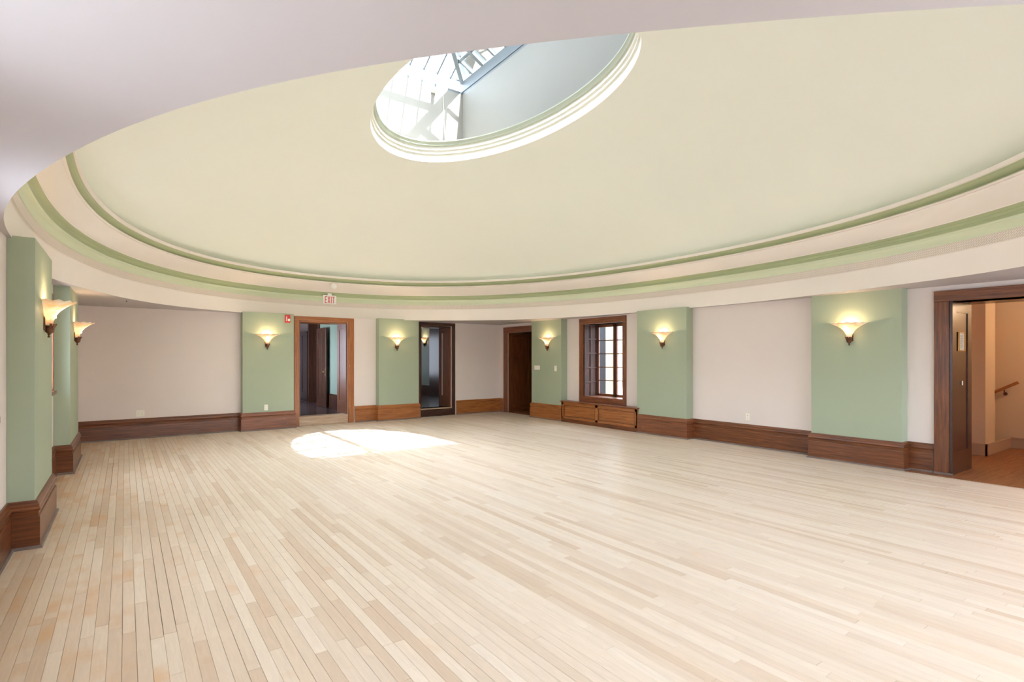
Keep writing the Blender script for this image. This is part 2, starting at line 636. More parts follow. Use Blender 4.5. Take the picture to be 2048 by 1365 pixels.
def frame(ox, oy, ux, uy):
    """local x = along the wall, local y = outward (away from the room), z up"""
    l = math.hypot(ux, uy)
    ux, uy = ux / l, uy / l
    m = Matrix(((ux, -uy, 0, ox), (uy, ux, 0, oy), (0, 0, 1, 0), (0, 0, 0, 1)))
    return m

TILT = 0.052
FB = frame(-0.8, 13.115, 1, TILT)       # back wall, u grows to the right
FR = frame(9.24, 14.0, 0, -1)           # right wall, u = 14.0 - Y
FL = frame(-0.80, -0.9, 0, 1)           # left wall, u = Y + 0.9
FF = frame(9.24, -0.9, -1, 0)           # front wall behind the camera
def T(x, y, z): return Matrix.Translation((x, y, z))
def ub(X): return (X + 0.8) * math.sqrt(1 + TILT * TILT)   # back wall u from world X
def ur(Y): return 14.0 - Y
def ul(Y): return Y + 0.9
ZC = 2.6
BH = 0.40
CX, CY = 4.353, 6.794          # centre of the oculus
DX, DY = 4.21, 6.76            # centre of the great oval
FOURIER = [1.0181, -0.0004, -0.0094, -0.0109, -0.0089, -0.0116, 0.0191, 0.0013, 0.0042, 0.0021, -0.0076, -0.0047, -0.0025, 0.0014, 0.0026, 0.0029, -0.0033, 0.0002, -0.0024, -0.0049, 0.0003]
def soffit_pt(t):
    '''plan curve of the soffit edge: a squarish oval, slightly out of true'''
    a, b, n = 4.95, 6.8, 2.2
    r = 1 / ((abs(math.cos(t)) / a) ** n + (abs(math.sin(t)) / b) ** n) ** (1 / n)
    f = FOURIER[0]
    for k in range(1, 11):
        f += FOURIER[2 * k - 1] * math.cos(k * t) + FOURIER[2 * k] * math.sin(k * t)
    return (4.21 + r * f * math.cos(t), 6.8 + r * f * math.sin(t))

# ------------------------------------------------------------------ floor
floor = MB().box(-1.6, 9.6, -1.4, 14.4, -0.06, -0.022).build('floor', M['subfloor'])
tag(floor, 'floor of pale bleached maple strips in the oval hall', None, None, 'structure')

W = 0.0655
cosY, sinY = math.cos(YAW), math.sin(YAW)
def screen(X, Y):
    d = X * sinY + Y * cosY
    r = X * cosY - Y * sinY
    return (1024 + 1090 * r / d, 717 + 1090 * CAM_H / d, d)
boards = []
nst = int((9.19 + 0.8) / W) + 1
for i in range(nst):
    x0 = -0.80 + i * W
    x1 = min(x0 + W, 9.24)
    y = -0.9 - random.random() * 1.2
    ymax = 13.1 + (x0 + 0.8) * TILT
    if x0 < -0.6: pass
    while y < ymax:
        L = random.choice([0.5, 0.7, 0.9, 1.1, 1.3, 1.5, 1.8, 2.1])
        ya, yb = max(y, -0.9), min(y + L, ymax)
        y += L
        if yb - ya < 0.03: continue
        if x0 > 8.93:
            # the hall with the stair begins here: brown floor instead
            if yb < 3.08: continue
            ya = max(ya, 3.08)
            if yb - ya < 0.05: continue
        boards.append((x0, x1, ya, yb))
def screen_area(b):
    x0, x1, ya, yb = b
    pts = []
    for (X, Y) in ((x0, ya), (x1, ya), (x1, yb), (x0, yb)):
        if X * sinY + Y * cosY < 0.4: return 0
        pts.append(screen(X, Y))
    if min(p[1] for p in pts) > 1420 or max(p[0] for p in pts) < -10 or min(p[0] for p in pts) > 2058:
        return 0
    a = 0
    for i in range(4):
        q, w = pts[i], pts[(i + 1) % 4]
        a += q[0] * w[1] - w[0] * q[1]
    cy_ = sum(p[1] for p in pts) / 4
    cx_ = sum(p[0] for p in pts) / 4
    vis = 1 if (-60 < cx_ < 2100 and cy_ < 1450) else 0.35
    return abs(a) / 2 * vis
rank = sorted(range(len(boards)), key=lambda i: -screen_area(boards[i]))
near = set(rank[:300])
def board_box(mb, x0, x1, ya, yb, zt, g):
    """one board: top with slightly eased long edges and sides, open underneath"""
    e = 0.0012
    z0, z1 = -0.02, zt
    a, b = x0 + g, x1 - g
    c, d = ya + g, yb - g
    mb.quad([(a + e, c + e, z1), (b - e, c + e, z1), (b - e, d - e, z1), (a + e, d - e, z1)])
    ring = [(a, c), (b, c), (b, d), (a, d)]
    inn = [(a + e, c + e), (b - e, c + e), (b - e, d - e), (a + e, d - e)]
    for k in range(4):
        j = (k + 1) % 4
        mb.quad([(*ring[k], z1 - e), (*ring[j], z1 - e), (*inn[j], z1), (*inn[k], z1)])
        mb.quad([(*ring[k], z0), (*ring[j], z0), (*ring[j], z1 - e), (*ring[k], z1 - e)])
cache = {}
far_mb = MB()
tones = []
for i, b in enumerate(boards):
    x0, x1, ya, yb = b
    rr = random.random()
    gap = 0.0006 if rr < 0.6 else (0.0010 if rr < 0.88 else 0.0016)
    zt = random.uniform(-0.0006, 0.0)
    if i in near:
        key = (round(x1 - x0, 3), round(yb - ya, 2), gap)
        if key not in cache:
            mb = MB()
            board_box(mb, 0, key[0], 0, yb - ya, 0, gap)
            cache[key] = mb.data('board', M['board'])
        o = bpy.data.objects.new('board', cache[key])
        C.objects.link(o)
        o.parent = floor
        o.location = (x0, ya, zt)
    else:
        k = len(far_mb.f)
        board_box(far_mb, x0, x1, ya, yb, zt, gap)
        t = random.random()
        tones += [t] * (len(far_mb.f) - k)
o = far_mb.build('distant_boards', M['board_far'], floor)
o['kind'] = 'stuff'
at = o.data.attributes.new('tone', 'FLOAT', 'FACE')
at.data.foreach_set('value', tones)

# ------------------------------------------------------------------ walls (plaster boxes with openings)
def wall(name, F, u0, u1, thick, holes, ztop, label):
    """holes: (u0, u1, z0, z1) sorted by u"""
    mb = MB()
    u = u0
    for (a, b, z0, z1) in sorted(holes):
        mb.box(u, a, 0, thick, -0.05, ztop)
        if z0 > 0: mb.box(a, b, 0, thick, -0.05, z0)
        if z1 < ztop: mb.box(a, b, 0, thick, z1, ztop)
        u = b
    mb.box(u, u1, 0, thick, -0.05, ztop)
    return tag(mb.build(name, M['wall'], None, F), label, None, None, 'structure')
# door openings (world coordinates)
DA = (ub(3.33), ub(4.51))      # door 1
DB = (ub(6.54), ub(7.53))      # door 2
wall_back = wall('wall_back', FB, -0.3, 10.3, 0.55,
                 [(DA[0], DA[1], 0.0, 2.50), (DB[0], DB[1], 0.0, 2.50)], ZC, 'cream back wall with two doorways')
D3 = (ur(13.22), ur(11.98))
D4 = (ur(2.62), ur(0.70))
WN = (ur(9.95), ur(8.64), 0.66, 2.43)
wall_right = wall('wall_right', FR, 0.2, 15.2, 0.33,
                  [(D3[0], D3[1], 0, 2.345), WN, (D4[0], D4[1], 0, 2.38)], ZC, 'cream right wall with window and doorways')
LW = [(ul(7.75), ul(9.50), 1.12, 2.45), (ul(3.70), ul(5.45), 1.12, 2.45), (ul(0.7), ul(2.45), 1.12, 2.45)]
wall_left = wall('wall_left', FL, -0.4, 14.6, 0.33, [(a + .08, b - .08, c + .08, d - .08) for a, b, c, d in LW], ZC,
                 'cream left wall with one window and two added')
FWX = (8.3, 6.2, 4.1, 2.0)
FWN = [(9.24 - x - .65, 9.24 - x + .65, .86, 2.38) for x in FWX]
wall_front = wall('wall_front', FF, -0.4, 10.5, 0.3, FWN, ZC, 'cream wall with four added windows behind the camera')

# pilasters: green piers, top capped at the soffit
def pilaster(par, F, u0, u1, d, lab=None):
    mb = MB().box(u0, u1, -d, 0.0, 0.0, ZC + 0.02)
    return tag(mb.build('pilaster', M['green'], par, None, bevel=0.004), lab)
PR = 0.20
pil_right = [(ur(11.81), ur(10.57)), (ur(8.06), ur(6.78)), (ur(4.38), ur(3.12))]
for a, b in pil_right: pilaster(wall_right, FR, a, b, PR)
pil_left = [(ul(6.10), ul(7.40)), (ul(9.72), ul(11.32)), (ul(2.5), ul(3.6))]
for a, b in pil_left[:2]: pilaster(wall_left, FL, a, b, 0.18)
pil_back = [(ub(2.08), ub(3.16)), (ub(5.25), ub(6.39))]
for a, b in pil_back: pilaster(wall_back, FB, a, b, 0.18)

# ------------------------------------------------------------------ baseboards (swept around the pilasters)
P_BOARD = [(0.0, -0.005), (0.034, -0.005), (0.034, 0.262), (0.030, 0.270), (0.022, 0.272)]
P_CAP = [(0.022, 0.270), (0.024, 0.300), (0.026, 0.312), (0.036, 0.320), (0.038, 0.332), (0.030, 0.345),
         (0.030, 0.362), (0.022, 0.374), (0.018, 0.386), (0.012, 0.398), (0.0, 0.400)]
P_SHOE = [(0.034, 0.024), (0.046, 0.020), (0.052, 0.008), (0.052, -0.005)]
def run_path(u0, u1, pils, d):
    pts = [(u0, 0)]
    for a, b in pils:
        if b <= u0 or a >= u1: continue
        if a > u0 + 1e-3: pts += [(a, 0), (a, -d)]
        else: pts = [(u0, -d)]
        if b < u1 - 1e-3: pts += [(b, -d), (b, 0)]
        else:
            pts += [(u1, -d)]
            return pts
    pts.append((u1, 0))
    return pts
def baseboard(name, F, runs, pils, d, mats, label):
    e = empty(name, F, label, None, None, 'structure')
    for (u0, u1, mkey) in runs:
        p = run_path(u0, u1, pils, d)
        MB().sweep(p, P_BOARD).build('board', M[mkey], e, merge=True)
        MB().sweep(p, P_CAP, smooth=False).build('cap_moulding', M[mkey], e, merge=True)
        MB().sweep(p, P_SHOE).build('shoe_moulding', M['shoe'], e, merge=True)
    return e
# local frames walk +u with the room at y<0, i.e. on the right-hand side: normal (dy, -dx) points into the room
baseboard('baseboard_back', FB, [(0, ub(2.04), 'wood'), (ub(2.03), ub(3.165), 'wood_mid'), (ub(4.68), ub(6.395), 'wood_light'), (ub(7.66), ub(9.95), 'wood_light')], pil_back, 0.18, None,
          'tall stained oak baseboard along the back wall')
baseboard('baseboard_right', FR, [(0.2, ur(13.45), 'wood_light'), (ur(11.84), ur(10.54), 'wood_light'),
          (ur(8.04), ur(6.72), 'wood_mid'), (ur(6.72), ur(2.80), 'wood'), (ur(0.5), 14.9, 'wood')], pil_right, PR, None,
          'tall stained oak baseboard along the right wall')
baseboard('baseboard_left', FL, [(0, 14.1, 'wood')], pil_left[:2], 0.18, None, 'tall stained oak baseboard along the left wall')
baseboard('baseboard_front', FF, [(0, 10.04, 'wood')], [], 0.18, None, 'tall stained oak baseboard behind the camera')

# ------------------------------------------------------------------ ceiling: soffit, fascia, cornice, dome, oculus
ceiling = empty('ceiling', T(0, 0, 0), 'low ceiling with a great oval dome and an oval opening to a skylight', None, None, 'structure')
NS = 256
def ell(A, B, t):
    return (CX + A * math.cos(t), CY + B * math.sin(t))
def great(A, B, t):
    if A == 'soffit':
        return soffit_pt(t)
    n = 2.2
    r = 1 / ((abs(math.cos(t)) / A) ** n + (abs(math.sin(t)) / B) ** n) ** (1 / n)
    return (DX + r * math.cos(t), DY + r * math.sin(t))
def arc_u():
    u = [0]
    for i in range(NS):
        a, b = ell(5.1, 7.0, 2 * PI * i / NS), ell(5.1, 7.0, 2 * PI * (i + 1) / NS)
        u.append(u[-1] + math.hypot(a[0] - b[0], a[1] - b[1]))
    return u
AU = arc_u()
def oval(name, prof, mat, parent=None, smooth=True, fn=None):
    """prof: (A, B, z) rings; faces look to the room"""
    mb = MB()
    k = 0
    vv = [0]
    for j in range(1, len(prof)):
        da = 0 if not (isinstance(prof[j][0], float) and isinstance(prof[j - 1][0], float)) else prof[j][0] - prof[j - 1][0]
        vv.append(vv[-1] + math.hypot(da, prof[j][2] - prof[j - 1][2]))
    verts, faces, uvs = [], [], []
    fn = fn or great
    for (A, B, z) in prof:
        for i in range(NS):
            x, y = fn(A, B, 2 * PI * i / NS) if not callable(A) else A(2 * PI * i / NS)
            verts.append((x, y, z))
    for j in range(len(prof) - 1):
        for i in range(NS):
            i2 = (i + 1) % NS
            faces.append((j * NS + i, j * NS + i2, (j + 1) * NS + i2, (j + 1) * NS + i))
            uvs += [(AU[i], vv[j]), (AU[i + 1], vv[j]), (AU[i + 1], vv[j + 1]), (AU[i], vv[j + 1])]
    me = bpy.data.meshes.new(name)
    me.from_pydata(verts, [], faces)
    ul_ = me.uv_layers.new(name='UVMap')
    ul_.data.foreach_set('uv', [c for q in uvs for c in q])
    me.polygons.foreach_set('use_smooth', [smooth] * len(faces))
    me.materials.append(mat)
    me.update()
    o = bpy.data.objects.new(name, me)
    C.objects.link(o)
    o.parent = parent or ceiling
    if smooth:
        md = o.modifiers.new('e', 'EDGE_SPLIT')
        md.split_angle = math.radians(28)
    return o
# soffit plate with the oval cut out
sv, sf = [], []
RX0, RX1, RY0, RY1 = -1.6, 10.4, -1.6, 15.2
for i in range(NS):
    t = 2 * PI * i / NS
    x, y = soffit_pt(t)
    dx, dy = x - 4.21, y - 6.8
    k = min((RX1 - 4.21) / dx if dx > 1e-9 else 1e9, (RX0 - 4.21) / dx if dx < -1e-9 else 1e9,
            (RY1 - 6.8) / dy if dy > 1e-9 else 1e9, (RY0 - 6.8) / dy if dy < -1e-9 else 1e9)
    sv += [(x, y, ZC), (4.21 + dx * k, 6.8 + dy * k, ZC)]
for i in range(NS):
    j = (i + 1) % NS
    sf.append((2 * i, 2 * j, 2 * j + 1, 2 * i + 1))
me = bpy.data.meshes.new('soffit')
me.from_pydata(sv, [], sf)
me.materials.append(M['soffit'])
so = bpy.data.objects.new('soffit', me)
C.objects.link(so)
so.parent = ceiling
def off(k, z): return (5.187 - k, 7.12 - k, z)
oval('fascia', [('soffit', 0, ZC), (4.989, 6.97, 2.888), (4.984, 6.965, 2.890), (4.984, 6.965, 2.896)], M['cream'])
oval('frieze', [(4.984, 6.965, 2.896), (4.970, 6.975, 2.899), (4.965, 6.985, 3.008)], M['frieze'])
# lower crown moulding, painted light green: fillet, cyma, lip
oval('crown_moulding', [(4.965, 6.985, 3.008), (4.957, 6.985, 3.012), (4.956, 6.99, 3.028), (4.953, 7.0, 3.050), (4.948, 7.01, 3.072),
      (4.938, 7.02, 3.092), (4.926, 7.03, 3.104), (4.924, 7.03, 3.112), (4.914, 7.03, 3.116), (4.908, 7.03, 3.128),
      (4.912, 7.03, 3.142), (4.930, 7.04, 3.145)], M['mould'])
oval('cove_moulding', [(4.930, 7.04, 3.145), (4.944, 7.04, 3.150), (4.946, 7.04, 3.164), (4.938, 7.03, 3.178), (4.942, 7.03, 3.184),
      (4.930, 7.01, 3.200), (4.914, 6.99, 3.212), (4.916, 6.99, 3.218), (4.896, 6.97, 3.230), (4.872, 6.94, 3.238), (4.866, 6.93, 3.242)], M['mould_shade'])
oval('ledge', [(4.866, 6.93, 3.242), (4.862, 6.925, 3.254), (4.850, 6.91, 3.258), (4.686, 6.60, 3.420), (4.682, 6.595, 3.430),
      (4.688, 6.60, 3.436)], M['cream'])
oval('upper_bead', [(4.688, 6.60, 3.436), (4.668, 6.58, 3.440), (4.658, 6.57, 3.448), (4.662, 6.574, 3.458), (4.684, 6.59, 3.460)], M['cream'])
oval('upper_cove_moulding', [(4.684, 6.59, 3.460), (4.704, 6.61, 3.467), (4.700, 6.606, 3.484), (4.676, 6.57, 3.503),
      (4.648, 6.53, 3.516), (4.630, 6.51, 3.522), (4.626, 6.506, 3.530), (4.610, 6.48, 3.535)], M['mould_shade'])
oval('lip', [(4.610, 6.48, 3.535), (4.594, 6.45, 3.538), (4.590, 6.448, 3.578), (4.594, 6.452, 3.584), (4.70, 6.57, 3.588)], M['cream'])
# dome, rising from behind the lip to the rim of the oculus
dp = []
A0, B0, z0 = 4.80, 6.68, 3.588
z1 = 5.342
dp.append((4.70, 6.57, 3.588))
dp.append((A0, B0, z0 + 0.004))
dp.append((A0, B0, z0 + 0.035))
def blend(s_):
    def f(t):
        a = great(A0, B0, t)
        b = ell(OA, OB, t)
        return (a[0] + (b[0] - a[0]) * s_, a[1] + (b[1] - a[1]) * s_)
    return f
OA, OB = 1.452, 2.70
for k in range(1, 25):
    s_ = k / 24
    q = 1 - (1 - s_) ** 2.0
    dp.append((blend(s_), 0, z0 + 0.035 + (z1 - z0 - 0.035) * (0.55 * q + 0.45 * s_)))
oval('dome', dp, M['dome'])
# oculus curb with stepped mouldings
oval('oculus_curb', [(1.452, 2.70, 5.342), (1.442, 2.69, 5.347), (1.442, 2.69, 5.490), (1.415, 2.665, 5.495), (1.420, 2.67, 5.510),
      (1.420, 2.67, 5.555), (1.395, 2.645, 5.56), (1.402, 2.652, 5.575), (1.402, 2.652, 5.625)], M['curb'], fn=ell)
oval('oculus_moulding', [(1.402, 2.652, 5.625), (1.375, 2.625, 5.63), (1.368, 2.618, 5.645), (1.382, 2.632, 5.657),
      (1.370, 2.62, 5.68), (1.352, 2.602, 5.70), (1.352, 2.602, 5.72), (1.39, 2.64, 5.725)], M['mould3'], fn=ell)

# ------------------------------------------------------------------ light shaft above the oculus
SX0, SX1, SY0, SY1 = CX - 1.53, CX + 1.53, CY - 3.31, CY + 3.31
shaft = MB()
prev = None
for i in range(NS):
    t0, t1 = 2 * PI * i / NS, 2 * PI * (i + 1) / NS
    def rim(t, k):
        x, y = ell(1.39, 2.64, t)
        if k == 0: return (x, y, 5.725)
        dx, dy = x - CX, y - CY
        m_ = min((1.53 / abs(dx)) if abs(dx) > 1e-9 else 1e9, (3.31 / abs(dy)) if abs(dy) > 1e-9 else 1e9)
        return (CX + dx * m_, CY + dy * m_, 5.725)
    shaft.quad([rim(t0, 0), rim(t1, 0), rim(t1, 1), rim(t0, 1)])
ZS = 7.23
TH = 0.12
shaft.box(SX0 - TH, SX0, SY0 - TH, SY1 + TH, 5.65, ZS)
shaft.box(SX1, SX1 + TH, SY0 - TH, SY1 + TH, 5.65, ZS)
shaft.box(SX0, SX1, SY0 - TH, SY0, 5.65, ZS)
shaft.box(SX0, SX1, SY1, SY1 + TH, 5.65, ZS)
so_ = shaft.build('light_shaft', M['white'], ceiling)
# roof slab closes everything round the shaft
rf = MB()
rf.box(-1.8, SX0 - TH, -1.8, 15.4, 5.9, 6.0)
rf.box(SX1 + TH, 10.6, -1.8, 15.4, 5.9, 6.0)
rf.box(SX0 - TH, SX1 + TH, -1.8, SY0 - TH, 5.9, 6.0)
rf.box(SX0 - TH, SX1 + TH, SY1 + TH, 15.4, 5.9, 6.0)
rf.build('roof_slab', M['roofing'], ceiling)

# ------------------------------------------------------------------ skylight: hipped glazed roof on a low glass curb
sk = empty('skylight', T(CX, CY, ZS), 'white hipped glass skylight above the oval opening in the dome', 'skylight')
hx, hy = 1.53, 3.31
zc = 0.27                                     # height of the vertical glass strip
pitch = 0.56
def roofz(x, y):
    return zc + pitch * min(hx - abs(x), hy - abs(y))
bays_x, bays_y = 10, 8
dx_, dy_ = 2 * hx / bays_x, 2 * hy / bays_y
cu = MB()
cu.box(-hx - .06, hx + .06, hy, hy + .06, 0, 0.05)
cu.box(-hx - .06, hx + .06, -hy - .06, -hy, 0, 0.05)
cu.box(-hx - .06, -hx, -hy, hy, 0, 0.05)
cu.box(hx, hx + .06, -hy, hy, 0, 0.05)
cu.box(hx - 0.02, hx + 0.06, -hy, hy, 0.05, zc)      # solid fascia on the long sides
cu.box(-hx - .06, -hx + 0.02, -hy, hy, 0.05, zc)
cu.build('curb', M['bar_white'], sk)
def skbar(name, p0, p1, w, h):
    MB().bar(p0, p1, w, h).build(name, M['bar_white'], sk)
# ridge and hips
skbar('ridge_beam', (0, -hy + hx, roofz(0, 0)), (0, hy - hx, roofz(0, 0)), 0.13, 0.14)
for sx in (-1, 1):
    for sy in (-1, 1):
        skbar('hip_rafter', (sx * hx, sy * hy, zc), (0, sy * (hy - hx), roofz(0, 0)), 0.09, 0.14)
# end slopes: bars along Y, one per bay, down to the vertical strip
for sy in (-1, 1):
    for i in range(bays_x + 1):
        x = -hx + i * dx_
        y1 = sy * hy
        skbar('mullion', (x, y1, 0.05), (x, y1, zc), 0.028, 0.028) if 0 < i < bays_x else None
        run = hx - abs(x)
        if run > 0.05:
            skbar('rafter', (x, y1, zc), (x, y1 - sy * run, zc + pitch * run), 0.028, 0.05)
    skbar('purlin', (-hx, sy * hy, zc), (hx, sy * hy, zc), 0.03, 0.03)
    for k in (1, 2):
        q = k * 0.5
        skbar('purlin', (-hx + q, sy * (hy - q), zc + pitch * q), (hx - q, sy * (hy - q), zc + pitch * q), 0.05, 0.07)
# long slopes: bars along X (every bay heavy, half bay light) and purlins along Y
nh = bays_y * 2
for sx in (-1, 1):
    for j in range(1, nh):
        y = -hy + j * (2 * hy / nh)
        run = min(hx, hy - abs(y))
        heavy = j % 2 == 0
        if run > 0.05:
            skbar('rafter', (sx * hx, y, zc), (sx * (hx - run), y, zc + pitch * run), 0.085 if heavy else 0.045, 0.06 if heavy else 0.03)
    for i in range(1, bays_x // 2):
        q = i * dx_
        skbar('purlin', (sx * (hx - q), -hy + q, zc + pitch * q), (sx * (hx - q), hy - q, zc + pitch * q), 0.045, 0.03)
# glass panes, one object each
def pane(pts):
    mb = MB()
    mb.quad([(x, y, z + 0.03) for x, y, z in pts])
    mb.build('pane', M['glass_roof'], sk)
for sx in (-1, 1):
    for j in range(nh):
        ya, yb = -hy + j * (2 * hy / nh), -hy + (j + 1) * (2 * hy / nh)
        ra, rb = min(hx, hy - abs(ya)), min(hx, hy - abs(yb))
        pane([(sx * hx, ya, zc), (sx * hx, yb, zc), (sx * (hx - rb), yb, zc + pitch * rb), (sx * (hx - ra), ya, zc + pitch * ra)])
for sy in (-1, 1):
    for i in range(bays_x):
        xa, xb = -hx + i * dx_, -hx + (i + 1) * dx_
        ra, rb = hx - abs(xa), hx - abs(xb)
        pane([(xa, sy * hy, zc), (xb, sy * hy, zc), (xb, sy * (hy - rb), zc + pitch * rb), (xa, sy * (hy - ra), zc + pitch * ra)])
        mb = MB()
        mb.quad([(xa, sy * (hy + .01), .05), (xb, sy * (hy + .01), .05), (xb, sy * (hy + .01), zc), (xa, sy * (hy + .01), zc)])
        mb.build('pane', M['glass_roof'], sk)

# camera and its cable on the far wall of the shaft
cm = empty('security_camera', T(5.18, SY1, 7.12), 'small white camera fixed high on the sunlit shaft wall under the skylight', 'camera')
MB().box(-.05, .05, -.02, 0, -.05, .05).build('mount', M['white_plastic'], cm, bevel=.004)
MB().tube((0, -.02, 0), (0, -.16, -.03), .035, 12).build('camera_body', M['white_plastic'], cm)
cb = MB()
pp = [(5.40, SY1 - .012, 7.18), (5.41, SY1 - .012, 6.9), (5.43, SY1 - .014, 6.5), (5.45, SY1 - .012, 6.1), (5.46, SY1 - .012, 5.8)]
for a, b in zip(pp, pp[1:]): cb.tube(a, b, .007, 6)
tag(cb.build('cable', M['white_plastic']), 'thin white cable hanging down the sunlit wall of the skylight shaft', 'cable')

# unseen wall added south of the skylight (outside): its edge cuts the sun patch on the floor
hb = MB().box(-6, 15, 1.5, 2.5, 6.0, 13.03).build('sun_block_wall', M['stone'])
tag(hb, 'unseen pale wall added beside the glass roof to block sun', 'building')

# ------------------------------------------------------------------ doors
def panel_leaf(mb_frame, mb_panel, u0, u1, y, th, z0, z1, rails, stile=0.11, into=0.012):
    """frame-and-panel leaf in local coords: stiles, rails; recessed panels between"""
    mb_frame.box(u0, u0 + stile, y, y + th, z0, z1)
    mb_frame.box(u1 - stile, u1, y, y + th, z0, z1)
    for (a, b) in rails:
        mb_frame.box(u0 + stile, u1 - stile, y, y + th, a, b)
    mb_panel.box(u0 + stile - .002, u1 - stile + .002, y + into, y + th - into, z0 + .02, z1 - .02)

def casing(parent, u0, u1, z1, w, mat, d=0.028, left=True, right=True, z0=0.0, head=None, wr=None):
    hw = head or w
    wr = wr or w
    if left: MB().box(u0 - w, u0, -d, 0.0, z0, z1).build('casing', M[mat], parent, bevel=.004)
    if right: MB().box(u1, u1 + wr, -d, 0.0, z0, z1).build('casing', M[mat], parent, bevel=.004)
    MB().box(u0 - (w if left else 0), u1 + (wr if right else 0), -d - .004, 0.0, z1, z1 + hw).build('head_casing', M[mat], parent, bevel=.004)

def jamb_panelled(parent, mtx, length, z0, z1, mat, label=None, stile=0.1, mid=None):
    """panelled reveal seen on one side of a deep doorway; local x = depth outward, y = thickness, z"""
    e = MB()
    p = MB()
    rails = [(z0, z0 + .30), (z1 - .13, z1)]
    if mid: rails.append(mid)
    panel_leaf(e, p, 0, length, 0, .035, z0, z1, rails, stile, .012)
    o = e.build('jamb', M[mat], parent, mtx, bevel=.003)
    if label: o['label'] = label
    q = p.build('panel', M[mat], o)
    # thin bead round the panel
    b = MB()
    s_ = stile
    for (x0, x1, a, c) in ((s_, length - s_, z0 + .30, z0 + .312), (s_, length - s_, z1 - .142, z1 - .13),
                           (s_, s_ + .012, z0 + .3, z1 - .13), (length - s_ - .012, length - s_, z0 + .3, z1 - .13)):
        b.box(x0, x1, .002, .012, a, c)
        b.box(x0, x1, .023, .033, a, c)
    b.build('bead', M[mat], o)
    return o

STEP = 0.22
# door 1 (amber casing, raised threshold)
d1 = empty('door_1', FB, 'wide amber-brown doorway up one step beside the fire alarm', None, None, 'structure')
casing(d1, DA[0], DA[1], 2.50, 0.115, 'wood_light', head=.09, wr=.15)
MB().box(DA[0], DA[1], -.012, .02, 0, STEP - .025).build('riser', M['threshold'], d1, bevel=.003)
MB().box(DA[0], DA[1], -.03, .30, STEP - .025, STEP).build('threshold', M['threshold'], d1, bevel=.004)
MB().box(DA[0], DA[1], .05, .60, 2.455, 2.50).build('head_jamb', M['wood_light'], d1)
MB().box(DA[0], DA[0] + .03, .0, 1.1, STEP, 2.5).build('jamb', M['wood'], d1)
jamb_panelled(d1, T(DA[1] - .002, .03, 0) @ Matrix.Rotation(PI / 2, 4, 'Z'), .60, STEP, 2.46, 'wood_mid', None, .13)
# door 2
d2 = empty('door_2', FB, 'dark-framed doorway up one step with a glowing wall lamp beyond it', None, None, 'structure')
casing(d2, DB[0], DB[1], 2.50, 0.06, 'wood_dark', head=.085, left=True, wr=.10)
MB().box(DB[0], DB[1], -.012, .02, 0, STEP - .025).build('riser', M['wood_dark'], d2, bevel=.003)
MB().box(DB[0], DB[1], -.03, .35, STEP - .025, STEP).build('threshold', M['threshold'], d2, bevel=.004)
MB().box(DB[0], DB[1], .05, .60, 2.455, 2.50).build('head_jamb', M['wood_dark'], d2)
MB().box(DB[0], DB[0] + .03, .0, .7, STEP, 2.5).build('jamb', M['wood_dark'], d2)
jamb_panelled(d2, T(DB[1] - .002, .03, 0) @ Matrix.Rotation(PI / 2 - .055, 4, 'Z'), .68, STEP, 2.46, 'wood_mid', None, .10)
# door 3 (right wall, by the back corner)
d3 = empty('door_3', FR, 'doorway with brown casing in the far right corner, opening to a dark room', None, None, 'structure')
casing(d3, D3[0], D3[1], 2.345, 0.20, 'wood_mid', head=.17)
jamb_panelled(d3, T(D3[0] + .001, .01, 0) @ Matrix.Rotation(PI / 2, 4, 'Z') @ T(0, -.035, 0), .88, 0, 2.345, 'wood', None, .13)
MB().box(D3[0], D3[1], .03, 1.2, 2.345, 2.385).build('head_jamb', M['wood_dark'], d3)
MB().box(D3[1] - .035, D3[1], .03, .9, 0, 2.345).build('jamb', M['wood_dark'], d3)
MB().box(D3[0], D3[1], -.02, .34, -.005, .012).build('threshold', M['hall_floor'], d3)
# door 4 (right edge)
d4 = empty('door_4', FR, 'broad dark oak doorway at the right edge opening to the stair hall', None, None, 'structure')
casing(d4, D4[0], D4[1], 2.38, 0.17, 'wood', d=.05, head=.15)
jamb_panelled(d4, T(D4[0] + .001, -.03, 0) @ Matrix.Rotation(PI / 2, 4, 'Z') @ T(0, -.035, 0), .80, 0, 2.38, 'wood_dark', None, .16)
MB().box(D4[0], D4[1], .0, .80, 2.38, 2.42).build('head_jamb', M['wood_dark'], d4)
MB().box(D4[0] - .17, D4[0] + .05, -.062, -.05, 0, .025).build('shoe_moulding', M['shoe'], d4)
MB().box(D4[0] - .02, D4[0] + .012, -.03, .80, 0, .03).build('shoe_moulding', M['shoe'], d4)
MB().box(ur(3.08), 14.95, .26 - .55, .285 - .55, -.02, .004).build('threshold_strip', M['threshold'], d4)
# framed notice and switch on its reveal
nt = empty('framed_notice', T(9.43, 2.585, 1.70), 'small gilt-framed notice hung on the dark door reveal at the right edge', 'notice')
nb_ = MB()
for (x0, x1, a, b) in ((0, .25, 0, .016), (0, .25, .25, .266), (0, .016, 0, .266), (.234, .25, 0, .266)):
    nb_.box(x0, x1, -.018, 0, a, b)
nb_.build('frame', M['gilt'], nt, bevel=.002)
MB().box(.014, .236, -.006, 0, .014, .252).build('paper', M['paper'], nt)
ln = MB()
for k in range(13):
    ln.box(.04, .04 + random.uniform(.11, .17), -.0072, -.006, .045 + k * .0145, .049 + k * .0145)
ln.build('text_lines', M['ink'], nt)
sw4 = empty('reveal_switch', T(9.60, 2.584, 1.25), 'small pale switch plate on the dark reveal below the framed notice', 'switch_fitting')
MB().box(-.015, .015, -.006, 0, -.03, .03).build('plate', M['white_plastic'], sw4, bevel=.002)

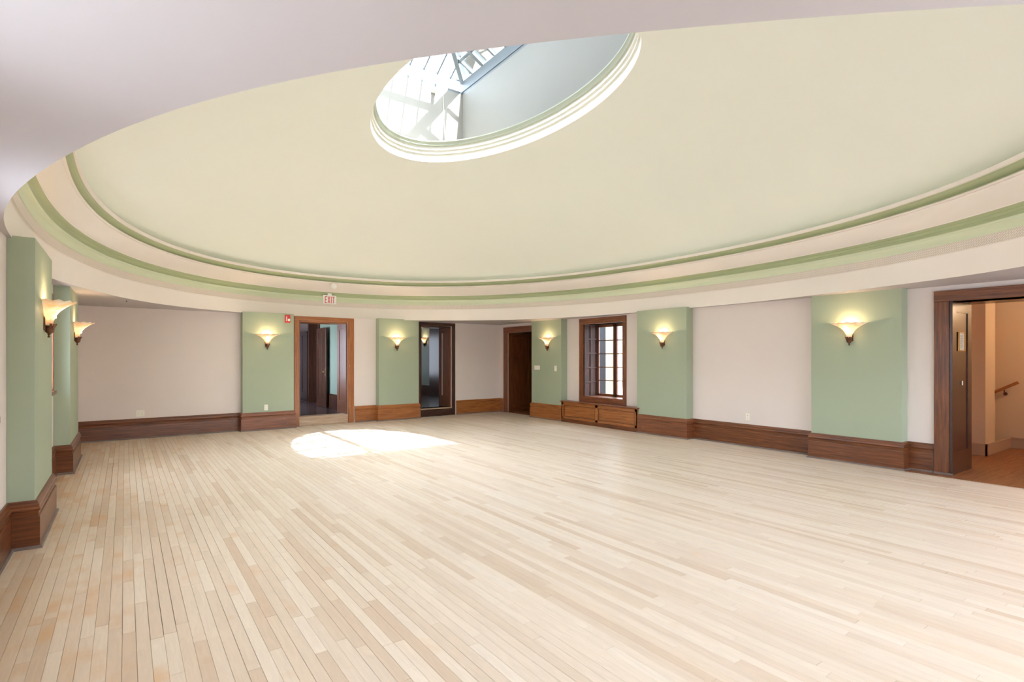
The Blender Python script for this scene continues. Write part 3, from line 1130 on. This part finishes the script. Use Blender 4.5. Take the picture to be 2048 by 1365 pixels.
# ------------------------------------------------------------------ window in the right wall with deep reveal
w1 = empty('window_1', FR, 'deep-set casement window of ten small panes in brown oak above the window seat', None, None, 'structure')
wu0, wu1, wz0, wz1 = WN
casing(w1, wu0, wu1, wz1, 0.14, 'wood_mid', d=.03, head=.14, z0=.53, wr=.10)
MB().box(wu0, wu1, -.028, .02, .53, wz0).build('apron', M['wood_mid'], w1, bevel=.003)
MB().box(wu0, wu1, -.035, .46, wz0 - .035, wz0 + .006).build('sill', M['wood_mid'], w1, bevel=.004)
MB().box(wu0, wu1, .02, .50, wz1, wz1 + .04).build('head_jamb', M['wood_dark'], w1)
MB().box(wu1, wu1 + .04, .0, .50, wz0, wz1).build('jamb', M['wood_mid'], w1)
# panelled reveal on the far side: two columns of five small panels
rv = MB()
rvp = MB()
dep = .44
for (a, b) in ((0.0, .04), (.20, .235), (.40, .44)):
    rv.box(wu0, wu0 + .03, a, b, wz0, wz1)
for k in range(6):
    z = wz0 + k * (wz1 - wz0) / 5
    rv.box(wu0, wu0 + .029, 0, dep, max(wz0, z - .02), min(wz1, z + .02))
rvp.box(wu0 - .03, wu0 + .012, 0, dep, wz0, wz1)
o = rv.build('reveal', M['wood_matte'], w1, bevel=.002)
rvp.build('panel', M['wood_matte'], o)
# sashes
yS = .44
def sash(u0, u1):
    s = MB()
    st = .045
    s.box(u0, u0 + st, yS, yS + .04, wz0, wz1)
    s.box(u1 - st, u1, yS, yS + .04, wz0, wz1)
    s.box(u0, u1, yS, yS + .04, wz0, wz0 + .06)
    s.box(u0, u1, yS, yS + .04, wz1 - .06, wz1)
    ob = s.build('sash', M['wood_mid'], w1, bevel=.002)
    mt = MB()
    for k in range(1, 5):
        z = wz0 + .06 + k * (wz1 - wz0 - .12) / 5
        mt.box(u0 + st, u1 - st, yS + .008, yS + .032, z - .011, z + .011)
    mt.build('muntin', M['wood_mid'], ob)
    for k in range(5):
        za = wz0 + .06 + k * (wz1 - wz0 - .12) / 5
        zb = wz0 + .06 + (k + 1) * (wz1 - wz0 - .12) / 5
        g = MB()
        g.quad([(u0 + st, yS + .02, za), (u1 - st, yS + .02, za), (u1 - st, yS + .02, zb), (u0 + st, yS + .02, zb)])
        g.build('pane', M['glass'], ob)
um = wu0 + .61
sash(wu0 + .03, um)
MB().box(um, um + .035, yS - .01, yS + .05, wz0, wz1).build('mullion', M['wood_dark'], w1, bevel=.002)
sash(um + .035, wu1)

# left wall windows; the two nearest the camera are unseen, added for fill
def left_window(idx, a, b, z0, z1, label):
    w = empty('window_%d' % idx, FL, label, None, None, 'structure')
    c = .09
    MB().box(a, a + c, -.025, 0, z0, z1).build('casing', M['wood_mid'], w, bevel=.003)
    MB().box(b - c, b, -.025, 0, z0, z1).build('casing', M['wood_mid'], w, bevel=.003)
    MB().box(a, b, -.027, 0, z1 - c, z1).build('head_casing', M['wood_mid'], w, bevel=.003)
    MB().box(a - .02, b + .02, -.05, .02, z0, z0 + .05).build('sill', M['wood_mid'], w, bevel=.003)
    f = MB()
    ia, ib, iz0, iz1 = a + .08, b - .08, z0 + .05, z1 - .08
    for (x0, x1, q0, q1) in ((ia, ia + .05, iz0, iz1), (ib - .05, ib, iz0, iz1), (ia, ib, iz0, iz0 + .06), (ia, ib, iz1 - .06, iz1),
                             ((ia + ib) / 2 - .03, (ia + ib) / 2 + .03, iz0, iz1)):
        f.box(x0, x1, .20, .24, q0, q1)
    f.build('sash', M['wood_mid'], w)
    for (x0, x1) in ((ia, (ia + ib) / 2), ((ia + ib) / 2, ib)):
        g = MB()
        g.quad([(x0, .22, iz0), (x1, .22, iz0), (x1, .22, iz1), (x0, .22, iz1)])
        g.build('pane', M['glass'], w)
    return w
left_window(2, *LW[0], 'window with brown casing half hidden between the two left pilasters')
left_window(3, *LW[1], 'added unseen window in the left wall just outside the frame')
left_window(4, *LW[2], 'added unseen window in the left wall beside the camera')

for k_, (a, b, z0, z1) in enumerate(FWN):  # unseen windows added so fill light can enter behind the camera
    w = empty('window_%d' % (5 + k_), FF, 'added unseen window in the wall behind the camera', None, None, 'structure')
    MB().box(a - .09, a, -.025, 0, z0, z1).box(b, b + .09, -.025, 0, z0, z1).build('casing', M['wood_mid'], w, bevel=.003)
    MB().box(a - .09, b + .09, -.027, 0, z1, z1 + .09).build('head_casing', M['wood_mid'], w, bevel=.003)
    MB().box(a - .11, b + .11, -.05, .02, z0 - .04, z0).build('sill', M['wood_mid'], w, bevel=.003)
    f = MB()
    for (x0, x1, q0, q1) in ((a, a + .05, z0, z1), (b - .05, b, z0, z1), (a, b, z0, z0 + .06), (a, b, z1 - .06, z1),
                             ((a + b) / 2 - .025, (a + b) / 2 + .025, z0, z1), (a, b, (z0 + z1) / 2 - .02, (z0 + z1) / 2 + .02)):
        f.box(x0, x1, .10, .14, q0, q1)
    f.build('sash', M['wood_mid'], w)
    g = MB()
    g.quad([(a, .12, z0), (b, .12, z0), (b, .12, z1), (a, .12, z1)])
    g.build('pane', M['glass'], w)

# ------------------------------------------------------------------ window seat below window 1
seat = empty('window_seat', FR @ T(0, 0, 0), 'low brown oak box seat with two framed panels under the window', 'bench')
su0, su1, sd, sz = ur(10.52), ur(8.02), -.235, .50
body = MB()
body.box(su0 + .02, su1 - .02, sd + .03, 0, .09, sz)
o = body.build('body', M['wood_light'], seat)
fr = MB()
mid_ = (su0 + su1) / 2
for (a, b) in ((su0, su0 + .075), (mid_ - .045, mid_ + .045), (su1 - .075, su1)):
    fr.box(a, b, sd, sd + .035, .09, sz)
fr.box(su0, su1, sd, sd + .035, sz - .07, sz)
fr.box(su0, su1, sd, sd + .035, .09, .145)
fr.box(su0, su0 + .035, sd, 0, .09, sz)
fr.box(su1 - .035, su1, sd, 0, .09, sz)
fr.build('front_frame', M['wood_light'], seat, bevel=.004)
for (a, b) in ((su0 + .075, mid_ - .045), (mid_ + .045, su1 - .075)):
    bd = MB()
    for (x0, x1, q0, q1) in ((a, b, .145, .16), (a, b, sz - .085, sz - .07), (a, a + .015, .16, sz - .085), (b - .015, b, .16, sz - .085)):
        bd.box(x0, x1, sd + .008, sd + .03, q0, q1)
    bd.build('panel_moulding', M['wood'], seat)
    MB().box(a, b, sd + .024, sd + .034, .145, sz - .07).build('panel', M['wood_light'], seat)
MB().box(su0 - .03, su1 + .03, sd - .035, 0, sz, sz + .03).build('seat_top', M['wood_mid'], seat, bevel=.006)
MB().box(su0, su1, sd - .006, 0, 0, .09).build('plinth', M['wood'], seat, bevel=.003)

# ------------------------------------------------------------------ sconces
BULB_W = 4.8
def make_sconce(mtx, label, group='half-bowl alabaster wall lamps on the pilasters'):
    """local origin on the wall at the rim height; y<0 is the room"""
    t = empty('wall_lamp', mtx, label, 'lamp', None)
    n = 56
    prof = []
    for k in range(15):
        s = k / 14
        r = .030 + .045 * s + .165 * s ** 2.6
        z = -.245 + .245 * (s ** 0.80)
        prof.append((r, z))
    prof.append((.252, .004))
    def fn(r, z, th, q):
        w = (q / 15) ** 3
        fl = math.cos(th * 14)
        return (r * (1 + .028 * fl * (0.3 + w)), z + .007 * fl * w)
    MB().lathe(prof, n, cy=-.035, fn=fn, sy=.82, wall=-.004).build('shade', M['shade'], t, solid=.003)
    cup = MB().lathe([(.008, -.30), (.020, -.295), (.032, -.28), (.038, -.262), (.034, -.243), (.040, -.232), (.046, -.222)], 20, cy=-.035, wall=-.001)
    for k in range(5):
        a = PI + PI * (k + .5) / 5
        x, y = math.cos(a), math.sin(a)
        cup.bar((x * .034, -.035 + y * .034, -.25), (x * .054, -.035 + y * .054, -.205), .022, .005)
    cup.build('leaf_cup', M['bronze'], t, T(0, -.004, 0))
    MB().lathe([(.0, -.338), (.008, -.335), (.012, -.327), (.008, -.318), (.006, -.312), (.013, -.305), (.010, -.298), (0, -.296)], 14)\
        .build('finial', M['bronze'], t, T(0, -.035, 0))
    MB().box(-.045, .045, -.012, 0, -.27, -.03).build('back_plate', M['bronze'], t, bevel=.004)
    MB().lathe([(0, -.155), (.014, -.15), (.014, -.12), (.026, -.095), (.022, -.07), (0, -.058)], 12).build('bulb', M['bulb'], t, T(0, -.075, 0))
    ld = bpy.data.lights.new('lamp_light', 'POINT')
    ld.energy = BULB_W
    ld.color = (1.0, 0.70, 0.43)
    ld.shadow_soft_size = .03
    lo = bpy.data.objects.new('lamp_light', ld)
    C.objects.link(lo)
    lo.parent = t
    lo.matrix_local = T(0, -.125, -.05)
    return t
ZR = 2.13
def on_left(Y): return FL @ T(ul(Y), -.18, ZR)
def on_right(Y): return FR @ T(ur(Y), -PR, ZR)
def on_back(X): return FB @ T(ub(X), -.18, ZR)
make_sconce(on_left(6.72), 'largest glowing half-bowl wall lamp, on the near left green pilaster')
make_sconce(on_left(10.45), 'glowing half-bowl wall lamp on the second left pilaster')
make_sconce(on_back(2.58), 'half-bowl wall lamp on the green pilaster left of the amber doorway')
make_sconce(on_back(5.74), 'half-bowl wall lamp on the green pilaster between the two back doorways')
make_sconce(on_right(11.10), 'half-bowl wall lamp on the green pilaster above the switch plates')
make_sconce(on_right(7.35), 'half-bowl wall lamp on the green pilaster right of the window')
make_sconce(on_right(3.80), 'half-bowl wall lamp on the wide green pilaster nearest the right doorway')

# ------------------------------------------------------------------ outlets and switches
def plate(name, mtx, w, h, label, cat, kind):
    t = empty(name, mtx, label, cat)
    MB().box(-w / 2, w / 2, -.006, 0, -h / 2, h / 2).build('cover_plate', M['white_plastic'], t, bevel=.002)
    if kind == 'outlet':
        n = max(1, round(w / .075))
        for k in range(n):
            cx = (k - (n - 1) / 2) * .046 * 1.3
            for zz in (-.022, .022):
                so = MB().box(cx - .015, cx + .015, -.009, -.005, zz - .014, zz + .014).build('socket', M['white_plastic'], t, bevel=.002)
                MB().box(cx - .008, cx - .005, -.0098, -.0088, zz - .006, zz + .007).box(cx + .005, cx + .008, -.0098, -.0088, zz - .006, zz + .007)\
                    .build('slot', M['slot'], so)
    elif kind == 'switch':
        MB().box(-.006, .006, -.016, -.005, -.012, .012).build('toggle', M['white_plastic'], t, bevel=.002)
    else:
        for cx in (-.05, .05):
            MB().lathe([(0, 0), (.004, 0), (.004, .003), (0, .003)], 8).build('screw', M['brass'], t,
                       T(cx, -.005, 0) @ Matrix.Rotation(PI / 2, 4, 'X'))
    return t
plate('wall_outlet', FB @ T(ub(.25), 0, .50), .14, .125, 'wide double socket plate low on the left cream wall', 'outlet', 'outlet')
plate('wall_outlet', FB @ T(ub(2.56), -.18, .50), .075, .125, 'socket plate low on the green pilaster left of the amber doorway', 'outlet', 'outlet')
plate('wall_outlet', FR @ T(ur(5.60), 0, .535), .08, .125, 'socket plate low on the cream wall between the two right pilasters', 'outlet', 'outlet')
plate('blank_plate', FR @ T(ur(11.56), -PR, 1.345), .24, .115, 'wide blank cream plate on the green pilaster beside the dark doorway', 'switch', 'blank')
plate('light_switch', FR @ T(ur(10.79), -PR, 1.335), .09, .14, 'narrow cream light switch at the right of the blank plate', 'switch', 'switch')

# ------------------------------------------------------------------ fire alarm, exit sign
fa = empty('fire_alarm', FB @ T(ub(3.02), -.18, 2.50), 'red fire alarm strobe at the top of the pilaster beside the amber doorway', 'alarm')
MB().box(-.055, .055, -.045, 0, -.09, .085).build('housing', M['red'], fa, bevel=.008)
MB().box(-.008, .042, -.072, -.044, -.055, .0).build('strobe_lens', M['white_plastic'], fa, bevel=.01)
gr_ = MB()
for k in range(5): gr_.box(-.046, -.018, -.047, -.044, -.05 + k * .022, -.04 + k * .022)
gr_.build('grille', M['sign_white'], fa)

def ring_frame(A, B, x, z, into=0.0):
    n = 2.2
    c_ = abs((x - DX) / A) ** n
    Y = DY + B * (1 - c_) ** (1 / n)
    nx = (1 if x > DX else -1) * abs((x - DX) / A) ** (n - 1) / A
    ny = ((Y - DY) / B) ** (n - 1) / B
    l_ = math.hypot(nx, ny)
    nx, ny = nx / l_, ny / l_
    m_ = frame(x - nx * into, Y - ny * into, ny, -nx)
    m_.translation.z = z
    return m_
ex = empty('exit_sign', ring_frame(4.908, 7.03, 4.17, 3.06, .04), 'white sign with red EXIT letters hung on the oval cornice above the amber doorway', 'sign')
MB().box(-.165, .165, -.02, .02, -.11, .115).build('sign_body', M['sign_white'], ex, bevel=.012)
MB().box(-.05, .05, -.015, .05, .11, .16).build('bracket', M['sign_white'], ex, bevel=.004)
def letter(ch, x, mb):
    h, w, t = .165, .056, .014
    z0 = -.085
    if ch == 'E':
        mb.box(x, x + t, -.026, -.02, z0, z0 + h)
        for zz in (z0, z0 + h / 2 - t / 2, z0 + h - t): mb.box(x, x + w * (.85 if abs(zz - (z0 + h / 2 - t / 2)) < 1e-6 else 1), -.026, -.02, zz, zz + t)
    elif ch == 'X':
        mb.bar((x + t / 2, -.0235, z0), (x + w - t / 2, -.0235, z0 + h), .006, t, up=(1, 0, 0))
        mb.bar((x + w - t / 2, -.0228, z0), (x + t / 2, -.0228, z0 + h), .006, t, up=(1, 0, 0))
    elif ch == 'I':
        mb.box(x + .004, x + .004 + t, -.026, -.02, z0, z0 + h)
    elif ch == 'T':
        mb.box(x, x + w, -.026, -.02, z0 + h - t, z0 + h)
        mb.box(x + w / 2 - t / 2, x + w / 2 + t / 2, -.026, -.02, z0, z0 + h)
for ch, x in (('E', -.122), ('X', -.050), ('I', .026), ('T', .064)):
    lm = MB()
    letter(ch, x, lm)
    lm.build('letter', M['sign_red'], ex)
gl_ = empty('emergency_light', ring_frame(4.80, 6.80, 4.14, 3.36, 0.22), 'round white emergency light head on the cream ledge right above the exit sign', 'luminaire')  # head of the emergency light over the sign
rot = Matrix.Rotation(PI / 2, 4, 'X')
MB().lathe([(0, .0), (.075, .0), (.078, .02), (.07, .045), (.05, .06), (.045, .058), (.03, .07), (0, .074)], 28)\
    .build('lamp_head', M['sign_white'], gl_, rot)
MB().lathe([(.058, .0), (.062, .012), (.07, .0)], 28).build('lens_ring', M['white_plastic'], gl_, rot @ T(0, 0, .05))
MB().tube((0, 0, 0), (0, .24, .02), .028, 14).build('mount', M['sign_white'], gl_)
hk = MB().lathe([(0, -.02), (.008, -.018), (.010, 0), (0, 0)], 10)
tag(hk.build('ceiling_hook', M['black'], None, T(.02, 11.6, ZC)), 'tiny dark ceiling hook near the back left corner', 'hook')

# ------------------------------------------------------------------ rooms behind the back wall
passage = empty('passage', T(0, 0, 0), 'blue-lit passage with dark wooden doors seen through the amber doorway', None, None, 'structure')
def pb(name, mat, *a, bevel=0, par=passage, label=None):
    o = MB().box(*a).build(name, M[mat], par, bevel=bevel)
    if label: o['label'] = label
    return o
pb('floor', 'dark_floor', 2.5, 9.6, 13.62, 20.4, .10, STEP)
pb('ceiling', 'wall', 2.5, 9.6, 14.32, 20.4, 2.95, 3.05)
pb('ceiling', 'wall', 2.5, 9.6, 13.66, 14.32, 2.53, 2.59)
pb('wall', 'wall', 2.5, 9.6, 14.26, 14.32, 2.53, 2.95)
pb('wall', 'teal', 4.64, 4.84, 14.28, 16.2, STEP, 2.95)
pb('wall', 'teal', 4.64, 4.84, 13.92, 14.28, STEP, 2.53)
pb('wall', 'wall', 2.5, 3.2, 13.7, 13.85, STEP, 2.53)
pb('wall', 'wall', 2.45, 2.60, 13.8, 14.32, STEP, 2.53)
pb('wall', 'wall', 2.45, 2.60, 14.32, 14.85, STEP, 2.95)
pb('wall', 'wall', 2.45, 2.60, 16.95, 20.4, STEP, 2.95)
pb('wall', 'wall', 2.45, 2.60, 14.85, 16.95, STEP, .90)
pb('wall', 'wall', 2.45, 2.60, 14.85, 16.95, 2.55, 2.95)
g = MB(); g.quad([(2.5, 14.85, .9), (2.5, 16.95, .9), (2.5, 16.95, 2.55), (2.5, 14.85, 2.55)]); g.build('pane', M['glass'], passage)
pb('wall', 'wall', 2.5, 9.6, 20.3, 20.5, STEP, 2.95)
pb('baseboard', 'wood_dark', 4.61, 4.64, 13.95, 16.2, STEP, STEP + .40, bevel=.004)
pb('casing', 'wood_dark', 4.60, 4.86, 16.2, 16.32, STEP, 2.95, bevel=.004)
pb('casing', 'wood_dark', 4.70, 5.4, 17.62, 17.76, STEP, 2.95, bevel=.004)
pb('partition', 'wood_dark', 4.86, 5.5, 16.2, 16.3, STEP, 2.95)
pb('partition', 'wall', 5.4, 5.5, 14.32, 20.3, STEP, 2.95)
pb('partition', 'wall', 5.4, 5.5, 13.9, 14.32, STEP, 2.53)
pb('door_leaf', 'paleblue', 4.2, 5.35, 19.70, 19.75, STEP, 2.5)
MB().lathe([(0, 0), (.03, 0), (.035, .02), (.02, .04), (0, .045)], 14).build('door_knob', M['black'], passage, T(4.90, 19.70, 1.22) @ Matrix.Rotation(PI / 2, 4, 'X'))
def open_leaf(x, y0, y1, mat, knob_y=None, flip=1):
    e, p = MB(), MB()
    L = y1 - y0
    panel_leaf(e, p, 0, L, 0, .045, STEP + .01, 2.45, [(STEP + .01, STEP + .30), (2.33, 2.45)], .12)
    e.box(L / 2 - .05, L / 2 + .05, 0, .045, STEP + .3, 2.33)
    m_ = Matrix(((0, 1, 0, x), (1, 0, 0, y0), (0, 0, 1, 0), (0, 0, 0, 1)))
    o = e.build('door_leaf', M[mat], passage, m_, bevel=.004)
    p.build('panel', M[mat], o)
    if knob_y is not None:
        MB().lathe([(.012, 0), (.014, .02), (.028, .03), (.032, .045), (.022, .06), (0, .064)], 16)\
            .build('door_knob', M['brass'], o, T(knob_y, 0, 1.22) @ Matrix.Rotation(PI / 2, 4, 'X'))
        MB().box(knob_y - .02, knob_y + .02, -.004, 0, 1.10, 1.32).build('lock_plate', M['brass'], o)
    return o
open_leaf(4.53, 15.28, 16.18, 'wood_dark', .07)
open_leaf(4.68, 17.78, 19.0, 'wood_dark')
# room behind door 2
pb('wall', 'wall', 9.12, 9.30, 14.26, 20.3, STEP, 2.95)
pb('wall', 'wall', 7.75, 9.30, 14.12, 14.26, STEP, 2.53)
pb('pilaster', 'teal', 8.98, 9.12, 17.68, 18.50, STEP, 2.95, bevel=.004)
pb('casing', 'wood_dark', 8.90, 9.12, 16.9, 17.66, STEP, 2.95, bevel=.004)
pb('door_leaf', 'wood_dark', 9.04, 9.11, 15.6, 16.9, STEP, 2.6, bevel=.004)
pb('baseboard', 'wood_dark', 9.08, 9.12, 18.5, 20.3, STEP, STEP + .40, bevel=.004)
pb('baseboard', 'wood_dark', 8.94, 8.98, 17.66, 18.54, STEP, STEP + .40, bevel=.004)
FP = frame(8.98, 20.0, 0, -1)
make_sconce(FP @ T(20.0 - 18.15, 0, ZR + STEP), 'small glowing wall lamp seen far away through the second back doorway')

# room behind door 3: dark
r3 = empty('dark_room', T(0, 0, 0), 'unlit room behind the corner doorway', None, None, 'structure')
def rb(name, mat, *a, bevel=0):
    return MB().box(*a).build(name, M[mat], r3, bevel=bevel)
rb('floor', 'hall_floor', 9.24, 11.0, 11.55, 16.2, -.06, -.002)
rb('ceiling', 'wood_dark', 9.57, 11.0, 11.55, 16.2, 2.46, 2.56)
rb('wall', 'wood_dark', 10.9, 11.0, 11.55, 16.2, 0, 2.5)
rb('wall', 'wood_dark', 9.5, 11.0, 16.1, 16.2, 0, 2.5)
rb('wall', 'wood_dark', 9.57, 11.0, 11.5, 11.6, 0, 2.5)
rb('wall', 'wood_dark', 9.5, 9.58, 13.24, 16.2, 0, 2.5)
e, p = MB(), MB()
panel_leaf(e, p, 0, .95, 0, .045, .01, 2.3, [(.01, .3), (2.18, 2.3), (1.0, 1.12)], .12)
o = e.build('door_leaf', M['wood_dark'], r3, Matrix(((0, 1, 0, 10.84), (-1, 0, 0, 14.75), (0, 0, 1, 0), (0, 0, 0, 1))), bevel=.004)
p.build('panel', M['wood_dark'], o)
hk2 = MB().tube((0, 0, 0), (-.05, 0, 0), .008, 8).tube((-.05, 0, 0), (-.06, 0, .05), .008, 8).tube((-.05, 0, 0), (-.03, 0, -.12), .012, 8)
tag(hk2.build('coat_hook', M['black'], None, T(10.84, 14.35, 1.70)), 'black coat hook in the dark room behind the corner doorway', 'hook')

# stair hall behind door 4
hall = empty('stair_hall', T(0, 0, 0), 'tan stair hall with brown wooden floor beyond the right doorway', None, None, 'structure')
def hb_(name, mat, *a, bevel=0):
    return MB().box(*a).build(name, M[mat], hall, bevel=bevel)
# brown floor boards
kx = 0
y = 3.08
while y > -0.9:
    yy = y - .083
    o = MB().box(8.975 if y <= 3.09 else 9.2, 9.30, yy + .0008, y - .0008, -.03, 0.0)
    x = 8.975
    first = random.uniform(.5, 1.6)
    xs = [8.975]
    while xs[-1] < 13.2: xs.append(xs[-1] + (first if len(xs) == 1 else random.choice([.9, 1.2, 1.6, 2.0])))
    mb = MB()
    for a, b in zip(xs, xs[1:]):
        mb.box(a + .0008, min(b, 13.3) - .0008, yy + .0008, y - .0008, -.03, random.uniform(-.001, 0))
    mb.build('board', M['hall_floor'], hall)
    y = yy
for k in range(12):
    ya = 3.08 + k * .083
    MB().box(9.57, 13.3, ya + .0008, ya + .083 - .0008, -.03, 0).build('board', M['hall_floor'], hall)
hb_('ceiling', 'tan', 9.5, 13.6, -1.2, 5.0, 2.75, 2.85)
hb_('wall', 'tan', 12.9, 13.1, -1.2, 2.99, 0, 2.75)
hb_('wall', 'tan', 9.57, 13.1, -1.2, -1.0, 0, 2.75)
hb_('wall', 'tan', 11.98, 12.9, 2.99, 3.10, 0, 2.75)
hb_('column', 'tan', 11.50, 12.0, 2.79, 2.99, 0, 2.75, bevel=.004)
hb_('half_wall', 'tan', 11.50, 11.65, 2.99, 4.1, 0, 1.22, bevel=.004)
hb_('wall', 'ochre', 12.7, 12.8, 3.1, 5.0, 0, 2.75)
hb_('wall', 'tan', 9.57, 12.8, 4.1, 4.2, 0, 2.75)
hb_('wall', 'tan', 10.06, 10.14, 2.64, 4.1, 0, 2.75)
for a in ((11.47, 11.50, 2.76, 4.1), (11.47, 12.9, 2.76, 2.79), (12.87, 12.90, -1.0, 2.79)):
    hb_('baseboard', 'taupe', *a, 0, .17, bevel=.003)
    hb_('baseboard_cap', 'taupe', a[0] - .008, a[1], a[2] - .008, a[3], .17, .195, bevel=.003)
hr = empty('handrail', T(12.86, 2.85, 1.01), 'short sloping wooden handrail on the tan wall beyond the right doorway', 'handrail')
MB().tube((-.05, .36, -.155), (-.05, -.19, .165), .026, 14).build('rail', M['wood_light'], hr)
MB().tube((-.05, 0, .02), (-.03, 0, -.03), .009, 8).tube((-.03, 0, -.03), (.035, 0, -.05), .009, 8).build('rail_bracket', M['bronze'], hr)
MB().tube((.025, 0, -.05), (.04, 0, -.05), .03, 14).build('bracket_rose', M['bronze'], hr)
def ceiling_lamp(x, y, z, w, col, label):
    t = empty('ceiling_lamp', T(x, y, z), label, 'lamp')
    MB().lathe([(.0, -.09), (.06, -.085), (.11, -.06), (.14, -.02), (.14, 0), (0, 0)], 24).build('lamp_glass', M['bulb'], t)
    ld = bpy.data.lights.new('lamp_light', 'POINT')
    ld.energy = w
    ld.color = col
    ld.shadow_soft_size = .12
    lo = bpy.data.objects.new('lamp_light', ld)
    C.objects.link(lo)
    lo.parent = t
    lo.matrix_local = T(0, 0, -.22)
ceiling_lamp(12.2, 1.2, 2.75, 26, (1, .76, .50), 'round glowing ceiling lamp of the stair hall, out of sight past the right doorway')
ceiling_lamp(12.2, 3.6, 2.75, 14, (1, .70, .30), 'round glowing ceiling lamp in the recess behind the half wall')

# ------------------------------------------------------------------ outside
gd = MB().box(-60, 80, -60, 90, -.9, -.5).build('ground', M['ground'])
tag(gd, 'pale paving around the building', None, None, 'structure')
nbg = empty('neighbouring_building', T(0, 0, -.5), 'pale stone and grey building seen through the casement window', 'building')
MB().box(13.4, 13.62, 13.12, 18.5, 0, 7.0).build('wall', M['greywall'], nbg)
MB().box(13.2, 13.38, 12.55, 13.15, 0, 7.2).build('pillar', M['stone'], nbg, bevel=.02)
fb = empty('distant_house', T(0, 0, -.5), 'grey-green house with a red roof far outside the window', 'building')
MB().box(30, 36, 20, 36, 0, 4.2).build('wall', M['greenwall'], fb)
rfm = MB()
rfm.quad([(29.6, 19.6, 4.5), (29.6, 36.4, 4.5), (33, 36.4, 6.2), (33, 19.6, 6.2)])
rfm.quad([(36.4, 19.6, 4.5), (33, 19.6, 6.2), (33, 36.4, 6.2), (36.4, 36.4, 4.5)])
rfm.build('roof', M['redroof'], fb)
